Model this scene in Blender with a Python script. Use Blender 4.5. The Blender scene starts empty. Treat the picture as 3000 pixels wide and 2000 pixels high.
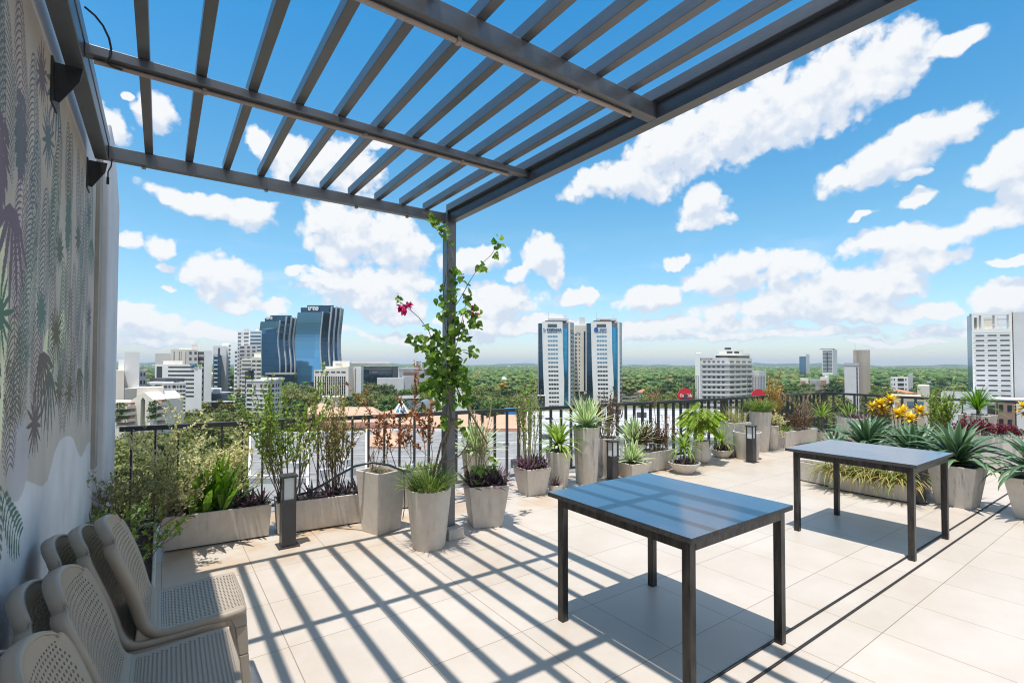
import bpy, math, random
import numpy as np
from mathutils import Vector, Matrix
R = random.Random(11)
rad = math.radians
scene = bpy.context.scene
COL = scene.collection
# ------------------------------------------------------------------ camera calibration (photo 3000 x 2000)
F, CX, CY, H = 1451., 1500., 1037., 1.55
YAW, PITCH, ROLL = rad(35.37), math.atan(33/1451.), rad(.1)
_fw = np.array([math.sin(YAW)*math.cos(PITCH), math.cos(YAW)*math.cos(PITCH), math.sin(PITCH)])
_rt = np.array([math.cos(YAW), -math.sin(YAW), 0.]); _up = np.cross(_rt, _fw)
_rt, _up = _rt*math.cos(ROLL)+_up*math.sin(ROLL), _up*math.cos(ROLL)-_rt*math.sin(ROLL)
_C = np.array([0, 0, H])
_hf = np.array([math.sin(YAW), math.cos(YAW), 0.])
def ray(x, y): return _fw+_rt*(x-CX)/F+_up*(CY-y)/F
def at_depth(x, y, D):
    d = ray(x, y); return Vector(_C+d*(D/d.dot(_hf)))
def at_y(x, y, Y):
    d = ray(x, y); return Vector(_C+d*(Y/d[1]))
def at_x(x, y, X):
    d = ray(x, y); return Vector(_C+d*(X/d[0]))
def on_floor(x, y, z=0.):
    d = ray(x, y); return Vector(_C+d*((z-H)/d[2]))
def fwd_xy(D, px): 
    p = at_depth(px, 1071, D); return p.x, p.y
# ------------------------------------------------------------------ tagging
def tag(o, label=None, cat=None, group=None, kind=None):
    if label: o['label'] = label
    if cat: o['category'] = cat
    if group: o['group'] = group
    if kind: o['kind'] = kind
    return o
def thing(name, label, cat, loc=(0, 0, 0), group=None, rz=0):
    o = bpy.data.objects.new(name, None); COL.objects.link(o)
    o.empty_display_size = .1
    o.location = loc; o.rotation_euler = (0, 0, rz)
    return tag(o, label, cat, group)
def adopt(o, parent):
    """parent a mesh built in world coordinates to its thing"""
    if parent is None: return o
    M = parent.matrix_basis.copy() if parent.parent is None else Matrix.Identity(4)
    o.parent = parent; o.matrix_parent_inverse = M.inverted()
    return o
def dup_tree(root, loc=None, rz=None, scale=None, label=None, group=None):
    r = root.copy(); COL.objects.link(r)
    if loc is not None: r.location = loc
    if rz is not None: r.rotation_euler = (0, 0, rz)
    if scale is not None: r.scale = scale
    if label: r['label'] = label
    if group: r['group'] = group
    for ch in KIDS.get(root.name, ()):
        c = ch.copy(); COL.objects.link(c); c.parent = r
        for g in KIDS.get(ch.name, ()):
            d = g.copy(); COL.objects.link(d); d.parent = c
    return r
KIDS = {}
# ------------------------------------------------------------------ mesh builder
class MB:
    def __init__(s): s.v = []; s.f = []; s.m = []
    def add(s, vs, fs, mi=0):
        n = len(s.v); s.v.extend([tuple(p) for p in vs])
        for f in fs: s.f.append(tuple(i+n for i in f)); s.m.append(mi)
    def box(s, x0, x1, y0, y1, z0, z1, mi=0):
        s.add([(x0,y0,z0),(x1,y0,z0),(x1,y1,z0),(x0,y1,z0),(x0,y0,z1),(x1,y0,z1),(x1,y1,z1),(x0,y1,z1)],
              [(3,2,1,0),(4,5,6,7),(0,1,5,4),(1,2,6,5),(2,3,7,6),(3,0,4,7)], mi)
    def obox(s, c, sx, sy, sz, rz=0, mi=0):
        ca, sa = math.cos(rz), math.sin(rz); P = []
        for z in (c[2], c[2]+sz):
            for x, y in ((-1,-1),(1,-1),(1,1),(-1,1)):
                x, y = x*sx/2, y*sy/2; P.append((c[0]+x*ca-y*sa, c[1]+x*sa+y*ca, z))
        s.add(P, [(3,2,1,0),(4,5,6,7),(0,1,5,4),(1,2,6,5),(2,3,7,6),(3,0,4,7)], mi)
    def prism(s, poly, z0, z1, mi=0, top=None):
        n = len(poly); zt = [z1]*n if not isinstance(z1, (list, tuple)) else z1
        vs = [(p[0],p[1],z0) for p in poly]+[(p[0],p[1],zt[i]) for i, p in enumerate(poly)]
        fs = [tuple(range(n))[::-1]]+[(i,(i+1)%n,n+(i+1)%n,n+i) for i in range(n)]
        s.add(vs, fs, mi); s.add(vs[n:], [tuple(range(n))], mi if top is None else top)
    def bar(s, a, b, w, h, mi=0, up=(0,0,1)):
        a, b = Vector(a), Vector(b); d = (b-a).normalized(); u = Vector(up)
        sd = d.cross(u)
        if sd.length < 1e-4: sd = d.cross(Vector((1,0,0)))
        sd.normalize(); u = sd.cross(d)
        P = [p+sd*(i*w/2)+u*(j*h/2) for p in (a,b) for i,j in ((-1,-1),(1,-1),(1,1),(-1,1))]
        s.add(P, [(3,2,1,0),(4,5,6,7),(0,1,5,4),(1,2,6,5),(2,3,7,6),(3,0,4,7)], mi)
    def tube(s, pts, r, n=6, mi=0, cap=True):
        pts = [Vector(p) for p in pts]; k = len(pts)
        rs = r if isinstance(r, (list, tuple)) else [r]*k
        rows = []; ref = None
        for i, p in enumerate(pts):
            d = (pts[min(i+1,k-1)]-pts[max(i-1,0)]).normalized()
            if ref is None: ref = d.orthogonal().normalized()
            ref = (ref-d*ref.dot(d)); ref = ref.normalized() if ref.length > 1e-6 else d.orthogonal().normalized()
            b = d.cross(ref)
            rows += [p+(ref*math.cos(2*math.pi*j/n)+b*math.sin(2*math.pi*j/n))*rs[i] for j in range(n)]
        fs = [(i*n+j, i*n+(j+1)%n, (i+1)*n+(j+1)%n, (i+1)*n+j) for i in range(k-1) for j in range(n)]
        if cap: fs += [tuple(range(n))[::-1], tuple((k-1)*n+j for j in range(n))]
        s.add(rows, fs, mi)
    def lathe(s, prof, c=(0,0,0), n=28, mi=0):
        vs = [(c[0]+r*math.cos(2*math.pi*j/n), c[1]+r*math.sin(2*math.pi*j/n), c[2]+z) for r, z in prof for j in range(n)]
        fs = [(i*n+j, i*n+(j+1)%n, (i+1)*n+(j+1)%n, (i+1)*n+j) for i in range(len(prof)-1) for j in range(n)]
        s.add(vs, fs, mi)
    def build(s, name, mats, parent=None, smooth=False, bevel=0):
        me = bpy.data.meshes.new(name); me.from_pydata(s.v, [], s.f)
        for m in (mats if isinstance(mats, (list, tuple)) else [mats]): me.materials.append(m)
        if any(s.m): me.polygons.foreach_set('material_index', s.m)
        if smooth: me.polygons.foreach_set('use_smooth', [True]*len(s.f))
        me.update()
        o = bpy.data.objects.new(name, me); COL.objects.link(o)
        if bevel:
            b = o.modifiers.new('edge', 'BEVEL'); b.width = bevel; b.segments = 2; b.limit_method = 'ANGLE'
        if parent is not None:
            adopt(o, parent); KIDS.setdefault(parent.name, []).append(o)
        return o
# ------------------------------------------------------------------ materials
def _nt(name):
    m = bpy.data.materials.new(name); m.use_nodes = True; nt = m.node_tree
    return m, nt, nt.nodes, nt.links, nt.nodes['Principled BSDF']
def c4(c): return (c[0], c[1], c[2], 1.)
def M(name, col, rough=.6, metal=0., var=.0, vs=3., col2=None, bump=0., bs=60., ior=1.5, stretch=None, spec=None):
    m, nt, N, L, B = _nt(name)
    B.inputs['Roughness'].default_value = rough; B.inputs['Metallic'].default_value = metal; B.inputs['IOR'].default_value = ior
    if spec is not None: B.inputs['Specular IOR Level'].default_value = spec
    B.inputs['Base Color'].default_value = c4(col)
    if var or bump:
        tc = N.new('ShaderNodeTexCoord'); src = tc.outputs['Object']
        if stretch:
            mp = N.new('ShaderNodeMapping'); mp.inputs['Scale'].default_value = stretch; L.new(src, mp.inputs['Vector']); src = mp.outputs[0]
    if var:
        n = N.new('ShaderNodeTexNoise'); n.inputs['Scale'].default_value = vs; n.inputs['Detail'].default_value = 6; n.inputs['Roughness'].default_value = .65
        L.new(src, n.inputs['Vector'])
        rp = N.new('ShaderNodeValToRGB'); e = rp.color_ramp.elements
        e[0].position = .32; e[1].position = .68
        a = col2 if col2 else tuple(max(0, x*(1-var)) for x in col); b = col if col2 else tuple(min(1, x*(1+var*.6)) for x in col)
        e[0].color = c4(a); e[1].color = c4(b)
        L.new(n.outputs['Fac'], rp.inputs[0]); L.new(rp.outputs[0], B.inputs['Base Color'])
    if bump:
        n2 = N.new('ShaderNodeTexNoise'); n2.inputs['Scale'].default_value = bs; n2.inputs['Detail'].default_value = 4
        L.new(src, n2.inputs['Vector'])
        bp = N.new('ShaderNodeBump'); bp.inputs['Strength'].default_value = bump; bp.inputs['Distance'].default_value = .01
        L.new(n2.outputs['Fac'], bp.inputs['Height']); L.new(bp.outputs[0], B.inputs['Normal'])
    return m
def leafmat(name, cols, rough=.5, trans=.35, tcol=None, big=0.):
    """leaf material: colour by a random number per leaf, some light passing through"""
    m, nt, N, L, B = _nt(name)
    g = N.new('ShaderNodeNewGeometry'); rp = N.new('ShaderNodeValToRGB'); el = rp.color_ramp.elements
    k = len(cols)
    for i, c in enumerate(cols):
        p = i/max(1, k-1)
        if i == 0: e = el[0]; e.position = 0
        elif i == k-1: e = el[1]; e.position = 1
        else: e = el.new(p)
        e.color = c4(c)
    src = g.outputs['Random Per Island']
    if big:
        tc = N.new('ShaderNodeObjectInfo'); mx = N.new('ShaderNodeMath'); mx.operation = 'MULTIPLY_ADD'
        mx.inputs[1].default_value = big; L.new(tc.outputs['Random'], mx.inputs[0])
        m2 = N.new('ShaderNodeMath'); m2.operation = 'MULTIPLY'; m2.inputs[1].default_value = 1-big; L.new(src, m2.inputs[0]); L.new(m2.outputs[0], mx.inputs[2]); src = mx.outputs[0]
    L.new(src, rp.inputs[0]); L.new(rp.outputs[0], B.inputs['Base Color'])
    B.inputs['Roughness'].default_value = rough; B.inputs['Specular IOR Level'].default_value = .35
    T = N.new('ShaderNodeBsdfTranslucent'); X = N.new('ShaderNodeMixShader'); X.inputs[0].default_value = trans
    hs = N.new('ShaderNodeHueSaturation'); hs.inputs['Value'].default_value = 1.25; hs.inputs['Saturation'].default_value = 1.1
    L.new(rp.outputs[0], hs.inputs['Color']); L.new(hs.outputs[0], T.inputs['Color'])
    out = N['Material Output']; L.new(B.outputs[0], X.inputs[1]); L.new(T.outputs[0], X.inputs[2]); L.new(X.outputs[0], out.inputs['Surface'])
    return m
def glassmat(name, col, rough=.06, grid=None, col2=None, ior=1.9, metal=0.):
    """tinted facade glass; grid = (mullion spacing across, floor height)"""
    m, nt, N, L, B = _nt(name)
    B.inputs['Base Color'].default_value = c4(col); B.inputs['Roughness'].default_value = rough; B.inputs['IOR'].default_value = ior; B.inputs['Metallic'].default_value = metal
    if grid:
        tc = N.new('ShaderNodeTexCoord'); cb = N.new('ShaderNodeCombineXYZ'); sp = N.new('ShaderNodeSeparateXYZ'); vd = N.new('ShaderNodeVectorMath'); vd.operation = 'DOT_PRODUCT'
        vd.inputs[1].default_value = tuple(_rt); L.new(tc.outputs['Object'], vd.inputs[0]); L.new(tc.outputs['Object'], sp.inputs[0]); L.new(vd.outputs['Value'], cb.inputs[0]); L.new(sp.outputs['Z'], cb.inputs[1])
        br = N.new('ShaderNodeTexBrick'); br.offset = 0; br.squash = 1
        br.inputs['Scale'].default_value = 1; br.inputs['Brick Width'].default_value = grid[0]; br.inputs['Row Height'].default_value = grid[1]
        br.inputs['Mortar Size'].default_value = grid[2] if len(grid) > 2 else .12; br.inputs['Color1'].default_value = c4(col); br.inputs['Color2'].default_value = c4(col2 or col)
        br.inputs['Mortar'].default_value = c4([x*.45 for x in col]); L.new(cb.outputs[0], br.inputs['Vector']); L.new(br.outputs['Color'], B.inputs['Base Color'])
    return m
# ================================================================== TERRACE
steel = M('charcoal_steel', (.060,.068,.082), .36, 0., .22, 9, bump=.06, bs=30, stretch=(1,1,3), ior=1.95)
steel_dk = M('black_painted_steel', (.024,.025,.028), .45, 0., .2, 14)
ledm = M('pinkish_conduit', (.36,.29,.26), .5)
castm = M('pale_cast_block', (.5,.46,.42), .8, 0, .15, 12, bump=.2)
# floor --------------------------------------------------------------
def floor_mat():
    m, nt, N, L, B = _nt('porcelain_tiles')
    tc = N.new('ShaderNodeTexCoord'); mp = N.new('ShaderNodeMapping'); mp.inputs['Location'].default_value = (-.60+.57*8, -1.13+.61*8, 0)
    L.new(tc.outputs['Object'], mp.inputs['Vector'])
    br = N.new('ShaderNodeTexBrick'); br.offset = 0; br.squash = 1; br.inputs['Scale'].default_value = 1
    br.inputs['Brick Width'].default_value = .57; br.inputs['Row Height'].default_value = .61; br.inputs['Mortar Size'].default_value = .0024
    br.inputs['Mortar Smooth'].default_value = .1; br.inputs['Bias'].default_value = 0
    br.inputs['Color1'].default_value = (.53,.475,.42,1); br.inputs['Color2'].default_value = (.50,.445,.39,1); br.inputs['Mortar'].default_value = (.25,.195,.15,1)
    L.new(mp.outputs[0], br.inputs['Vector'])
    n = N.new('ShaderNodeTexNoise'); n.inputs['Scale'].default_value = 1.1; n.inputs['Detail'].default_value = 8; n.inputs['Roughness'].default_value = .7; L.new(tc.outputs['Object'], n.inputs['Vector'])
    rp = N.new('ShaderNodeValToRGB'); e = rp.color_ramp.elements; e[0].position = .3; e[0].color = (.86,.80,.73,1); e[1].position = .62; e[1].color = (1,1,1,1)
    L.new(n.outputs['Fac'], rp.inputs[0])
    mx = N.new('ShaderNodeMix'); mx.data_type = 'RGBA'; mx.blend_type = 'MULTIPLY'; mx.inputs[0].default_value = .8
    L.new(br.outputs['Color'], mx.inputs[6]); L.new(rp.outputs[0], mx.inputs[7])
    # small dark specks of dirt
    n2 = N.new('ShaderNodeTexNoise'); n2.inputs['Scale'].default_value = 26; n2.inputs['Detail'].default_value = 2; L.new(tc.outputs['Object'], n2.inputs['Vector'])
    r2 = N.new('ShaderNodeValToRGB'); e = r2.color_ramp.elements; e[0].position = .77; e[0].color = (1,1,1,1); e[1].position = .80; e[1].color = (.45,.36,.28,1)
    L.new(n2.outputs['Fac'], r2.inputs[0])
    # rusty runoff stains along the planters
    sp = N.new('ShaderNodeSeparateXYZ'); L.new(tc.outputs['Object'], sp.inputs[0])
    mr = N.new('ShaderNodeMapRange'); mr.inputs[1].default_value = 3.7; mr.inputs[2].default_value = 4.9; mr.inputs[3].default_value = 0; mr.inputs[4].default_value = .75; L.new(sp.outputs['Y'], mr.inputs[0])
    n3 = N.new('ShaderNodeTexNoise'); n3.inputs['Scale'].default_value = 2.6; n3.inputs['Detail'].default_value = 7; L.new(tc.outputs['Object'], n3.inputs['Vector'])
    r3 = N.new('ShaderNodeMapRange'); r3.inputs[1].default_value = .46; r3.inputs[2].default_value = .62; L.new(n3.outputs['Fac'], r3.inputs[0])
    mm = N.new('ShaderNodeMath'); mm.operation = 'MULTIPLY'; L.new(mr.outputs[0], mm.inputs[0]); L.new(r3.outputs[0], mm.inputs[1])
    mx2 = N.new('ShaderNodeMix'); mx2.data_type = 'RGBA'; mx2.blend_type = 'MULTIPLY'; mx2.inputs[0].default_value = .8; L.new(mx.outputs[2], mx2.inputs[6]); L.new(r2.outputs[0], mx2.inputs[7])
    mx3 = N.new('ShaderNodeMix'); mx3.data_type = 'RGBA'; mx3.blend_type = 'MULTIPLY'; L.new(mm.outputs[0], mx3.inputs[0]); L.new(mx2.outputs[2], mx3.inputs[6]); mx3.inputs[7].default_value = (.86,.66,.45,1)
    L.new(mx3.outputs[2], B.inputs['Base Color'])
    rr = N.new('ShaderNodeMapRange'); rr.inputs[3].default_value = .26; rr.inputs[4].default_value = .5; L.new(n.outputs['Fac'], rr.inputs[0]); L.new(rr.outputs[0], B.inputs['Roughness'])
    bp = N.new('ShaderNodeBump'); bp.inputs['Strength'].default_value = .25; bp.inputs['Distance'].default_value = .002; bp.invert = True; L.new(br.outputs['Fac'], bp.inputs['Height']); L.new(bp.outputs[0], B.inputs['Normal'])
    return m
EDGE = [(-.42,5.98),(-.42,-4),(14,-4),(12.0,1.8),(12.22,5.0),(8.5,5.1),(3.9,5.5)]
mb = MB(); mb.prism([(-.6,5.95),(-.6,-5),(12.2,-5),(12.25,5.05),(8.45,5.12),(3.9,5.5)][::-1][::-1], -.5, 0.)
fl = mb.build('terrace_floor', floor_mat()); tag(fl, kind='structure')
# the building the terrace belongs to
hostm = M('host_building_render', (.45,.42,.39), .85, 0, .2, .8)
mb = MB(); mb.prism([(-9,5.9),(-9,-14),(12.1,-14),(12.15,5.0),(8.45,5.05),(3.9,5.4)], -32, -.504)
tag(mb.build('host_building', hostm), 'pale rendered block whose roof terrace carries the railing and planters', 'building')
# wall ---------------------------------------------------------------
wallm = M('white_plaster', (.68,.68,.69), .85, 0, .10, 1.4, bump=.12, bs=18)
endm = M('grey_plaster', (.66,.66,.69), .85, 0, .14, 1.2, bump=.12, bs=18)
mb = MB(); mb.box(-.75,-.40,-5,4.86,0,3.17)
wall = mb.build('mural_wall', wallm)
tag(wall, 'tall plastered wall with a painted jungle leaf mural beside the stacked chairs', 'wall')
mb = MB(); mb.box(-.405,-.375,4.66,4.84,0.8,3.1); mb.build('corner_strip', M('taupe_strip', (.36,.33,.29), .8, 0, .12, 3), wall)
e = MB()
y0, y1, y2 = 4.862, 5.25, 5.93
prof = [(y0,-.5),(y2,-.5),(y2,3.02),(y1,3.40),(y0,3.40)]
n = len(prof); vs = [(-.62,a,b) for a,b in prof]+[(-.335,a,b) for a,b in prof]
e.add(vs, [tuple(range(n)), tuple(range(n,2*n))[::-1]]+[(i,n+i,n+(i+1)%n,(i+1)%n) for i in range(n)])
o = e.build('end_wall', endm, bevel=.012); tag(o, 'grey end wall with a chamfered top corner where the railing starts', 'wall')
# mural: painted shapes one paint layer thick, lying on the wall ------
GY0, GY1, GZ0, GZ1, DY, DZ = 1.2, 4.66, .18, 2.862, .0075, .0036
NY, NZ = int((GY1-GY0)/DY), int((GZ1-GZ0)/DZ)
PAINT = np.tile(np.array([.70,.70,.71], np.float32), (NZ+1, NY+1, 1)); JOBS = []
def pol(mb, pts, mi, layer): JOBS.append((layer, len(JOBS), mi, pts))
def brush():
    """lay the strokes down in order, later ones over earlier ones"""
    for layer, _, mi, pts in sorted(JOBS):
        P = np.array(pts); a0, a1 = P.min(0), P.max(0)
        i0, i1 = max(0, int((a0[0]-GY0)/DY)), min(NY, int((a1[0]-GY0)/DY)+1); k0, k1 = max(0, int((a0[1]-GZ0)/DZ)), min(NZ, int((a1[1]-GZ0)/DZ)+1)
        if i1 <= i0 or k1 <= k0: continue
        yy, zz = np.meshgrid(GY0+DY*np.arange(i0, i1+1), GZ0+DZ*np.arange(k0, k1+1)); ins = np.zeros(yy.shape, bool)
        for (ya, za), (yb, zb) in zip(P, np.roll(P, -1, 0)):
            if za == zb: continue
            c = (za > zz) != (zb > zz); ins ^= c & (yy < (yb-ya)*(zz-za)/(zb-za)+ya)
        PAINT[k0:k1+1, i0:i1+1][ins] = PCOL[mi]
PAL = [(.335,.305,.27),(.335,.325,.34),(.62,.50,.34),(.15,.20,.225),(.14,.235,.205),(.225,.185,.215),(.165,.15,.085),(.17,.14,.125),(.10,.21,.145),(.22,.235,.215),(.20,.155,.20),(.145,.17,.135)]
PCOL = [tuple(min(.8, x*(1.62 if i_ < 3 else .9)) for x in c) for i_, c in enumerate(PAL)]+[(.55,.26,.08),(.18,.12,.28),(.5,.1,.09)]
mu = MB()
bot = [(1.2,1.30),(1.5,1.12),(1.8,1.22),(2.0,1.2),(2.19,1.14),(2.40,1.075),(2.55,1.12),(2.68,1.085),(2.77,1.058),(2.88,1.035),(2.98,1.04),(3.05,1.08),(3.10,1.11),(3.18,1.15),(3.28,1.174),(3.40,1.18),(3.53,1.17),(3.66,1.155),(3.77,1.123),(3.87,1.075),(3.97,1.02),(4.06,.985),(4.14,.968),(4.25,.975),(4.36,.993),(4.46,1.005),(4.55,1.009),(4.62,1.0),(4.66,.985)]
for i in range(len(bot)-1): pol(mu, [bot[i], bot[i+1], (bot[i+1][0],2.86), (bot[i][0],2.86)], 0, 0)
def disc(mu, y, z, ry, rz_, mi, layer, n=26): pol(mu, [(y+ry*math.cos(2*math.pi*i/n), z+rz_*math.sin(2*math.pi*i/n)) for i in range(n)], mi, layer)
disc(mu, 2.42,1.22,.17,.145,1,1); disc(mu,2.10,1.60,.12,.38,2,1); disc(mu,2.95,1.56,.15,.15,2,1); disc(mu,3.3,1.72,.10,.10,2,1)
def leaflet(mu, y, z, ang, ln, w, mi, layer, curl=.0):
    pts = []; k = 4
    L_ = []; R_ = []
    for i in range(k+1):
        t = i/k; a = ang+curl*t; y_ = y+math.cos(ang+curl*t*.5)*ln*t; z_ = z+math.sin(ang+curl*t*.5)*ln*t
        ww = w*math.sin(math.pi*min(1,.12+t*.88))**.8*.5; nx, nz = -math.sin(a), math.cos(a)
        L_.append((y_+nx*ww, z_+nz*ww)); R_.append((y_-nx*ww, z_-nz*ww))
    pol(mu, L_+R_[::-1], mi, layer)
def frond(mu, y, z, ang, ln, lw, mi, layer, droop=0., k=None, w=None):
    k = k or int(ln/.022); p = (y, z); a = ang
    for i in range(k):
        t = i/k; a = ang+droop*t; p = (p[0]+math.cos(a)*ln/k, p[1]+math.sin(a)*ln/k)
        l = lw*(.35+1.1*math.sin(math.pi*(.12+.8*t)))*.8
        for s in (-1, 1): leaflet(mu, p[0], p[1], a+s*rad(78), l, w or .0095, mi, layer, -s*rad(58))
    leaflet(mu, y, z, ang+droop*.5, ln, .008, mi, layer)
def fan(mu, y, z, r, mi, layer, n=13, a0=0, span=2*math.pi, w=.028):
    for i in range(n): leaflet(mu, y, z, a0+span*i/n, r*R.uniform(.75,1.05), w, mi, layer)
def broad(mu, y, z, ang, ln, mi, layer):
    for i in range(7): leaflet(mu, y+.012*(i-3), z, ang+(i-3)*.30, ln*(1-.09*abs(i-3)), ln*.10, mi, layer)
def monstera(mu, y, z, ang, ln, mi, layer):
    for s in (-1, 1):
        for i in range(6):
            t = i/6; leaflet(mu, y+math.cos(ang)*ln*t, z+math.sin(ang)*ln*t, ang+s*rad(75-28*t), ln*.42*math.sin(math.pi*(.25+.7*t)), ln*.17, mi, layer, -s*.4)
    leaflet(mu, y, z, ang, ln*1.08, ln*.18, mi, layer)
Q = random.Random(5); y = 1.25
cols_up = [3,5,3,4,9,11,3,10]; cols_mid = [4,4,8,5,10,11,6,9,3]; cols_lo = [7,6,11,7,9,6,11]
y = 1.2
col_ = 0
while y < 4.55:
    col_ += 1
    for zc in ((2.70,2.28,1.92,1.56,1.32) if col_ % 2 else (2.52,2.10,1.74,1.44)):
        pal = cols_up if zc > 2.3 else cols_mid if zc > 1.7 else cols_lo
        yy = min(4.5, y+Q.uniform(-.07,.07)); zz = zc+Q.uniform(-.06,.06); mi = Q.choice(pal); lay = Q.choice((2,3,4))
        kind = Q.random()
        lim = 1.16 if 3.1 < yy < 3.8 else 1.08
        if zz-.22 < lim: zz = lim+.24
        if kind < .66: frond(mu, yy, min(zz+.22,2.8), rad(-90+Q.uniform(-14,14)), Q.uniform(.42,.62) if zz > 1.7 else Q.uniform(.3,.4), Q.uniform(.11,.165), mi, lay, Q.uniform(-.3,.3))
        elif kind < .80: fan(mu, yy, zz, Q.uniform(.13,.19), mi, lay, 15, Q.random(), w=.022)
        elif kind < .92: broad(mu, yy, zz+.14, rad(-90+Q.uniform(-25,25)), Q.uniform(.3,.4), mi, lay)
        else: monstera(mu, yy, zz+.14, rad(-90+Q.uniform(-20,20)), Q.uniform(.26,.36), mi, lay)
    y += .18
# the lone green fern on the white lower wall and little flowers near the floor
frond(mu, 2.20, 1.16, rad(-55), .34, .10, 8, 3, .5, k=9, w=.02); frond(mu, 2.17, 1.2, rad(-88), .24, .05, 8, 3, 0, k=8, w=.016)
flw = [len(PAL)+i for i in range(3)]
for i, (fy, fz) in enumerate([(2.45,.36),(2.6,.30),(3.1,.42),(3.5,.36),(3.62,.42),(2.3,.25)]):
    fan(mu, fy, fz, .045, flw[i%3], 2, 8, w=.018); leaflet(mu, fy, fz, rad(-90), .25, .008, 8, 1)
brush()
def mural_mat():
    m, nt, N, L, B = _nt('mural_paint'); at = N.new('ShaderNodeAttribute'); at.attribute_name = 'paint'; tc = N.new('ShaderNodeTexCoord')
    n = N.new('ShaderNodeTexNoise'); n.inputs['Scale'].default_value = 3; n.inputs['Detail'].default_value = 8; L.new(tc.outputs['Object'], n.inputs['Vector'])
    r = N.new('ShaderNodeMapRange'); r.inputs[1].default_value = .3; r.inputs[2].default_value = .7; r.inputs[3].default_value = .80; r.inputs[4].default_value = 1.05; L.new(n.outputs['Fac'], r.inputs[0])
    mx = N.new('ShaderNodeVectorMath'); mx.operation = 'SCALE'; L.new(at.outputs['Color'], mx.inputs[0]); L.new(r.outputs[0], mx.inputs['Scale']); L.new(mx.outputs[0], B.inputs['Base Color']); B.inputs['Roughness'].default_value = .8
    n2 = N.new('ShaderNodeTexNoise'); n2.inputs['Scale'].default_value = 45; n2.inputs['Detail'].default_value = 5; L.new(tc.outputs['Object'], n2.inputs['Vector'])
    bp = N.new('ShaderNodeBump'); bp.inputs['Strength'].default_value = .2; bp.inputs['Distance'].default_value = .004; L.new(n2.outputs['Fac'], bp.inputs['Height']); L.new(bp.outputs[0], B.inputs['Normal'])
    return m
yy, zz = np.meshgrid(GY0+DY*np.arange(NY+1), GZ0+DZ*np.arange(NZ+1)); nv = yy.size
me = bpy.data.meshes.new('mural_painting'); me.vertices.add(nv); me.vertices.foreach_set('co', np.stack([np.full(nv, -.3985), yy.ravel(), zz.ravel()], 1).astype(np.float32).ravel())
q = (np.arange(NZ)[:,None]*(NY+1)+np.arange(NY)[None]).ravel(); nf = len(q); me.loops.add(nf*4); me.polygons.add(nf)
me.loops.foreach_set('vertex_index', np.stack([q, q+1, q+NY+2, q+NY+1], 1).astype(np.int32).ravel()); me.polygons.foreach_set('loop_start', np.arange(0, nf*4, 4, dtype=np.int32)); me.update(calc_edges=True)
ca = me.attributes.new('paint', 'FLOAT_COLOR', 'POINT'); ca.data.foreach_set('color', np.concatenate([PAINT.reshape(-1,3), np.ones((nv,1), np.float32)], 1).astype(np.float32).ravel())
me.materials.append(mural_mat()); o = bpy.data.objects.new('mural_painting', me); COL.objects.link(o); adopt(o, wall)
# pergola ------------------------------------------------------------
perg = thing('pergola', 'charcoal steel pergola of open slats on a single corner post fixed to the mural wall', 'pergola', (2.16,4.03,0))
def part(name, fn, mats, parent, **k):
    mb = MB(); fn(mb); return mb.build(name, mats, parent, **k)
ZB, ZT = 2.863, 2.947
for yb, zb_, dp in ((4.04,ZB,.055),(2.80,2.904,.055),(1.68,ZB,.06),(.62,2.904,.055),(-.44,ZB,.06)):
    b = part('cross_beam', lambda m: m.box(-.289,2.134,yb,yb+dp,zb_,ZT), steel, perg, bevel=.003)
    if yb < 3.5: part('light_strip', lambda m: m.tube([(-.26,yb+dp-.012,zb_-.010),(.5,yb+dp-.012,zb_-.012),(1.3,yb+dp-.010,zb_-.011),(1.98,yb+dp-.014,zb_-.011)], .0105, 8), ledm, b)
    for x in ((.15,.95,1.6) if yb < 3.5 else (-.12,.62,1.3,1.75)): part('clip', lambda m: m.box(x,x+.018,yb+dp-.026,yb+dp+.001,zb_-.022,zb_-.001) if yb < 3.5 else m.box(x,x+.022,yb+dp-.02,yb+dp+.006,zb_-.010,zb_-.001), ledm, b)
part('outer_beam', lambda m: m.box(2.135,2.205,-1.6,3.998,ZB,ZT), steel, perg, bevel=.003)
part('wall_beam', lambda m: m.box(-.36,-.29,-1.6,4.095,ZB,ZT), steel, perg, bevel=.003)
for i in range(10):
    x = -.104+.2237*i
    part('slat', lambda m: m.box(x,x+.045,-1.6,4.09,ZT+.001,ZT+.062), steel, perg, bevel=.002)
part('slat', lambda m: m.box(2.10,2.145,-1.6,3.998,ZT+.001,ZT+.062), steel, perg, bevel=.002)
part('slat', lambda m: m.box(-.335,-.285,-1.6,4.09,ZT+.001,ZT+.062), steel, perg, bevel=.002)
part('post', lambda m: (m.box(2.116,2.207,4.0,4.092,.09,ZT+.012)), steel, perg, bevel=.003)
part('post_base', lambda m: m.box(2.095,2.25,3.905,4.1,0,.095), castm, perg, bevel=.006)
for yb in (4.14, 2.88, 1.76, .70):
    def br(m):
        P = [(-.399,2.70),(-.399,2.862),(-.30,2.862),(-.31,2.80),(-.375,2.69)]; k = len(P)
        for ya in (yb,):
            vs = [(a,ya,b) for a,b in P]+[(a,ya+.008,b) for a,b in P]
            m.add(vs, [tuple(range(k)), tuple(range(k,2*k))[::-1]]+[(i,k+i,k+(i+1)%k,(i+1)%k) for i in range(k)])
        m.box(-.3995,-.391,yb-.055,yb+.085,2.67,2.862); m.tube([(-.392,yb+.05,2.735),(-.37,yb+.05,2.735)], .012, 8)
    part('wall_bracket', br, steel_dk, perg)
cab = M('black_cable', (.012,.012,.013), .5)
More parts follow.
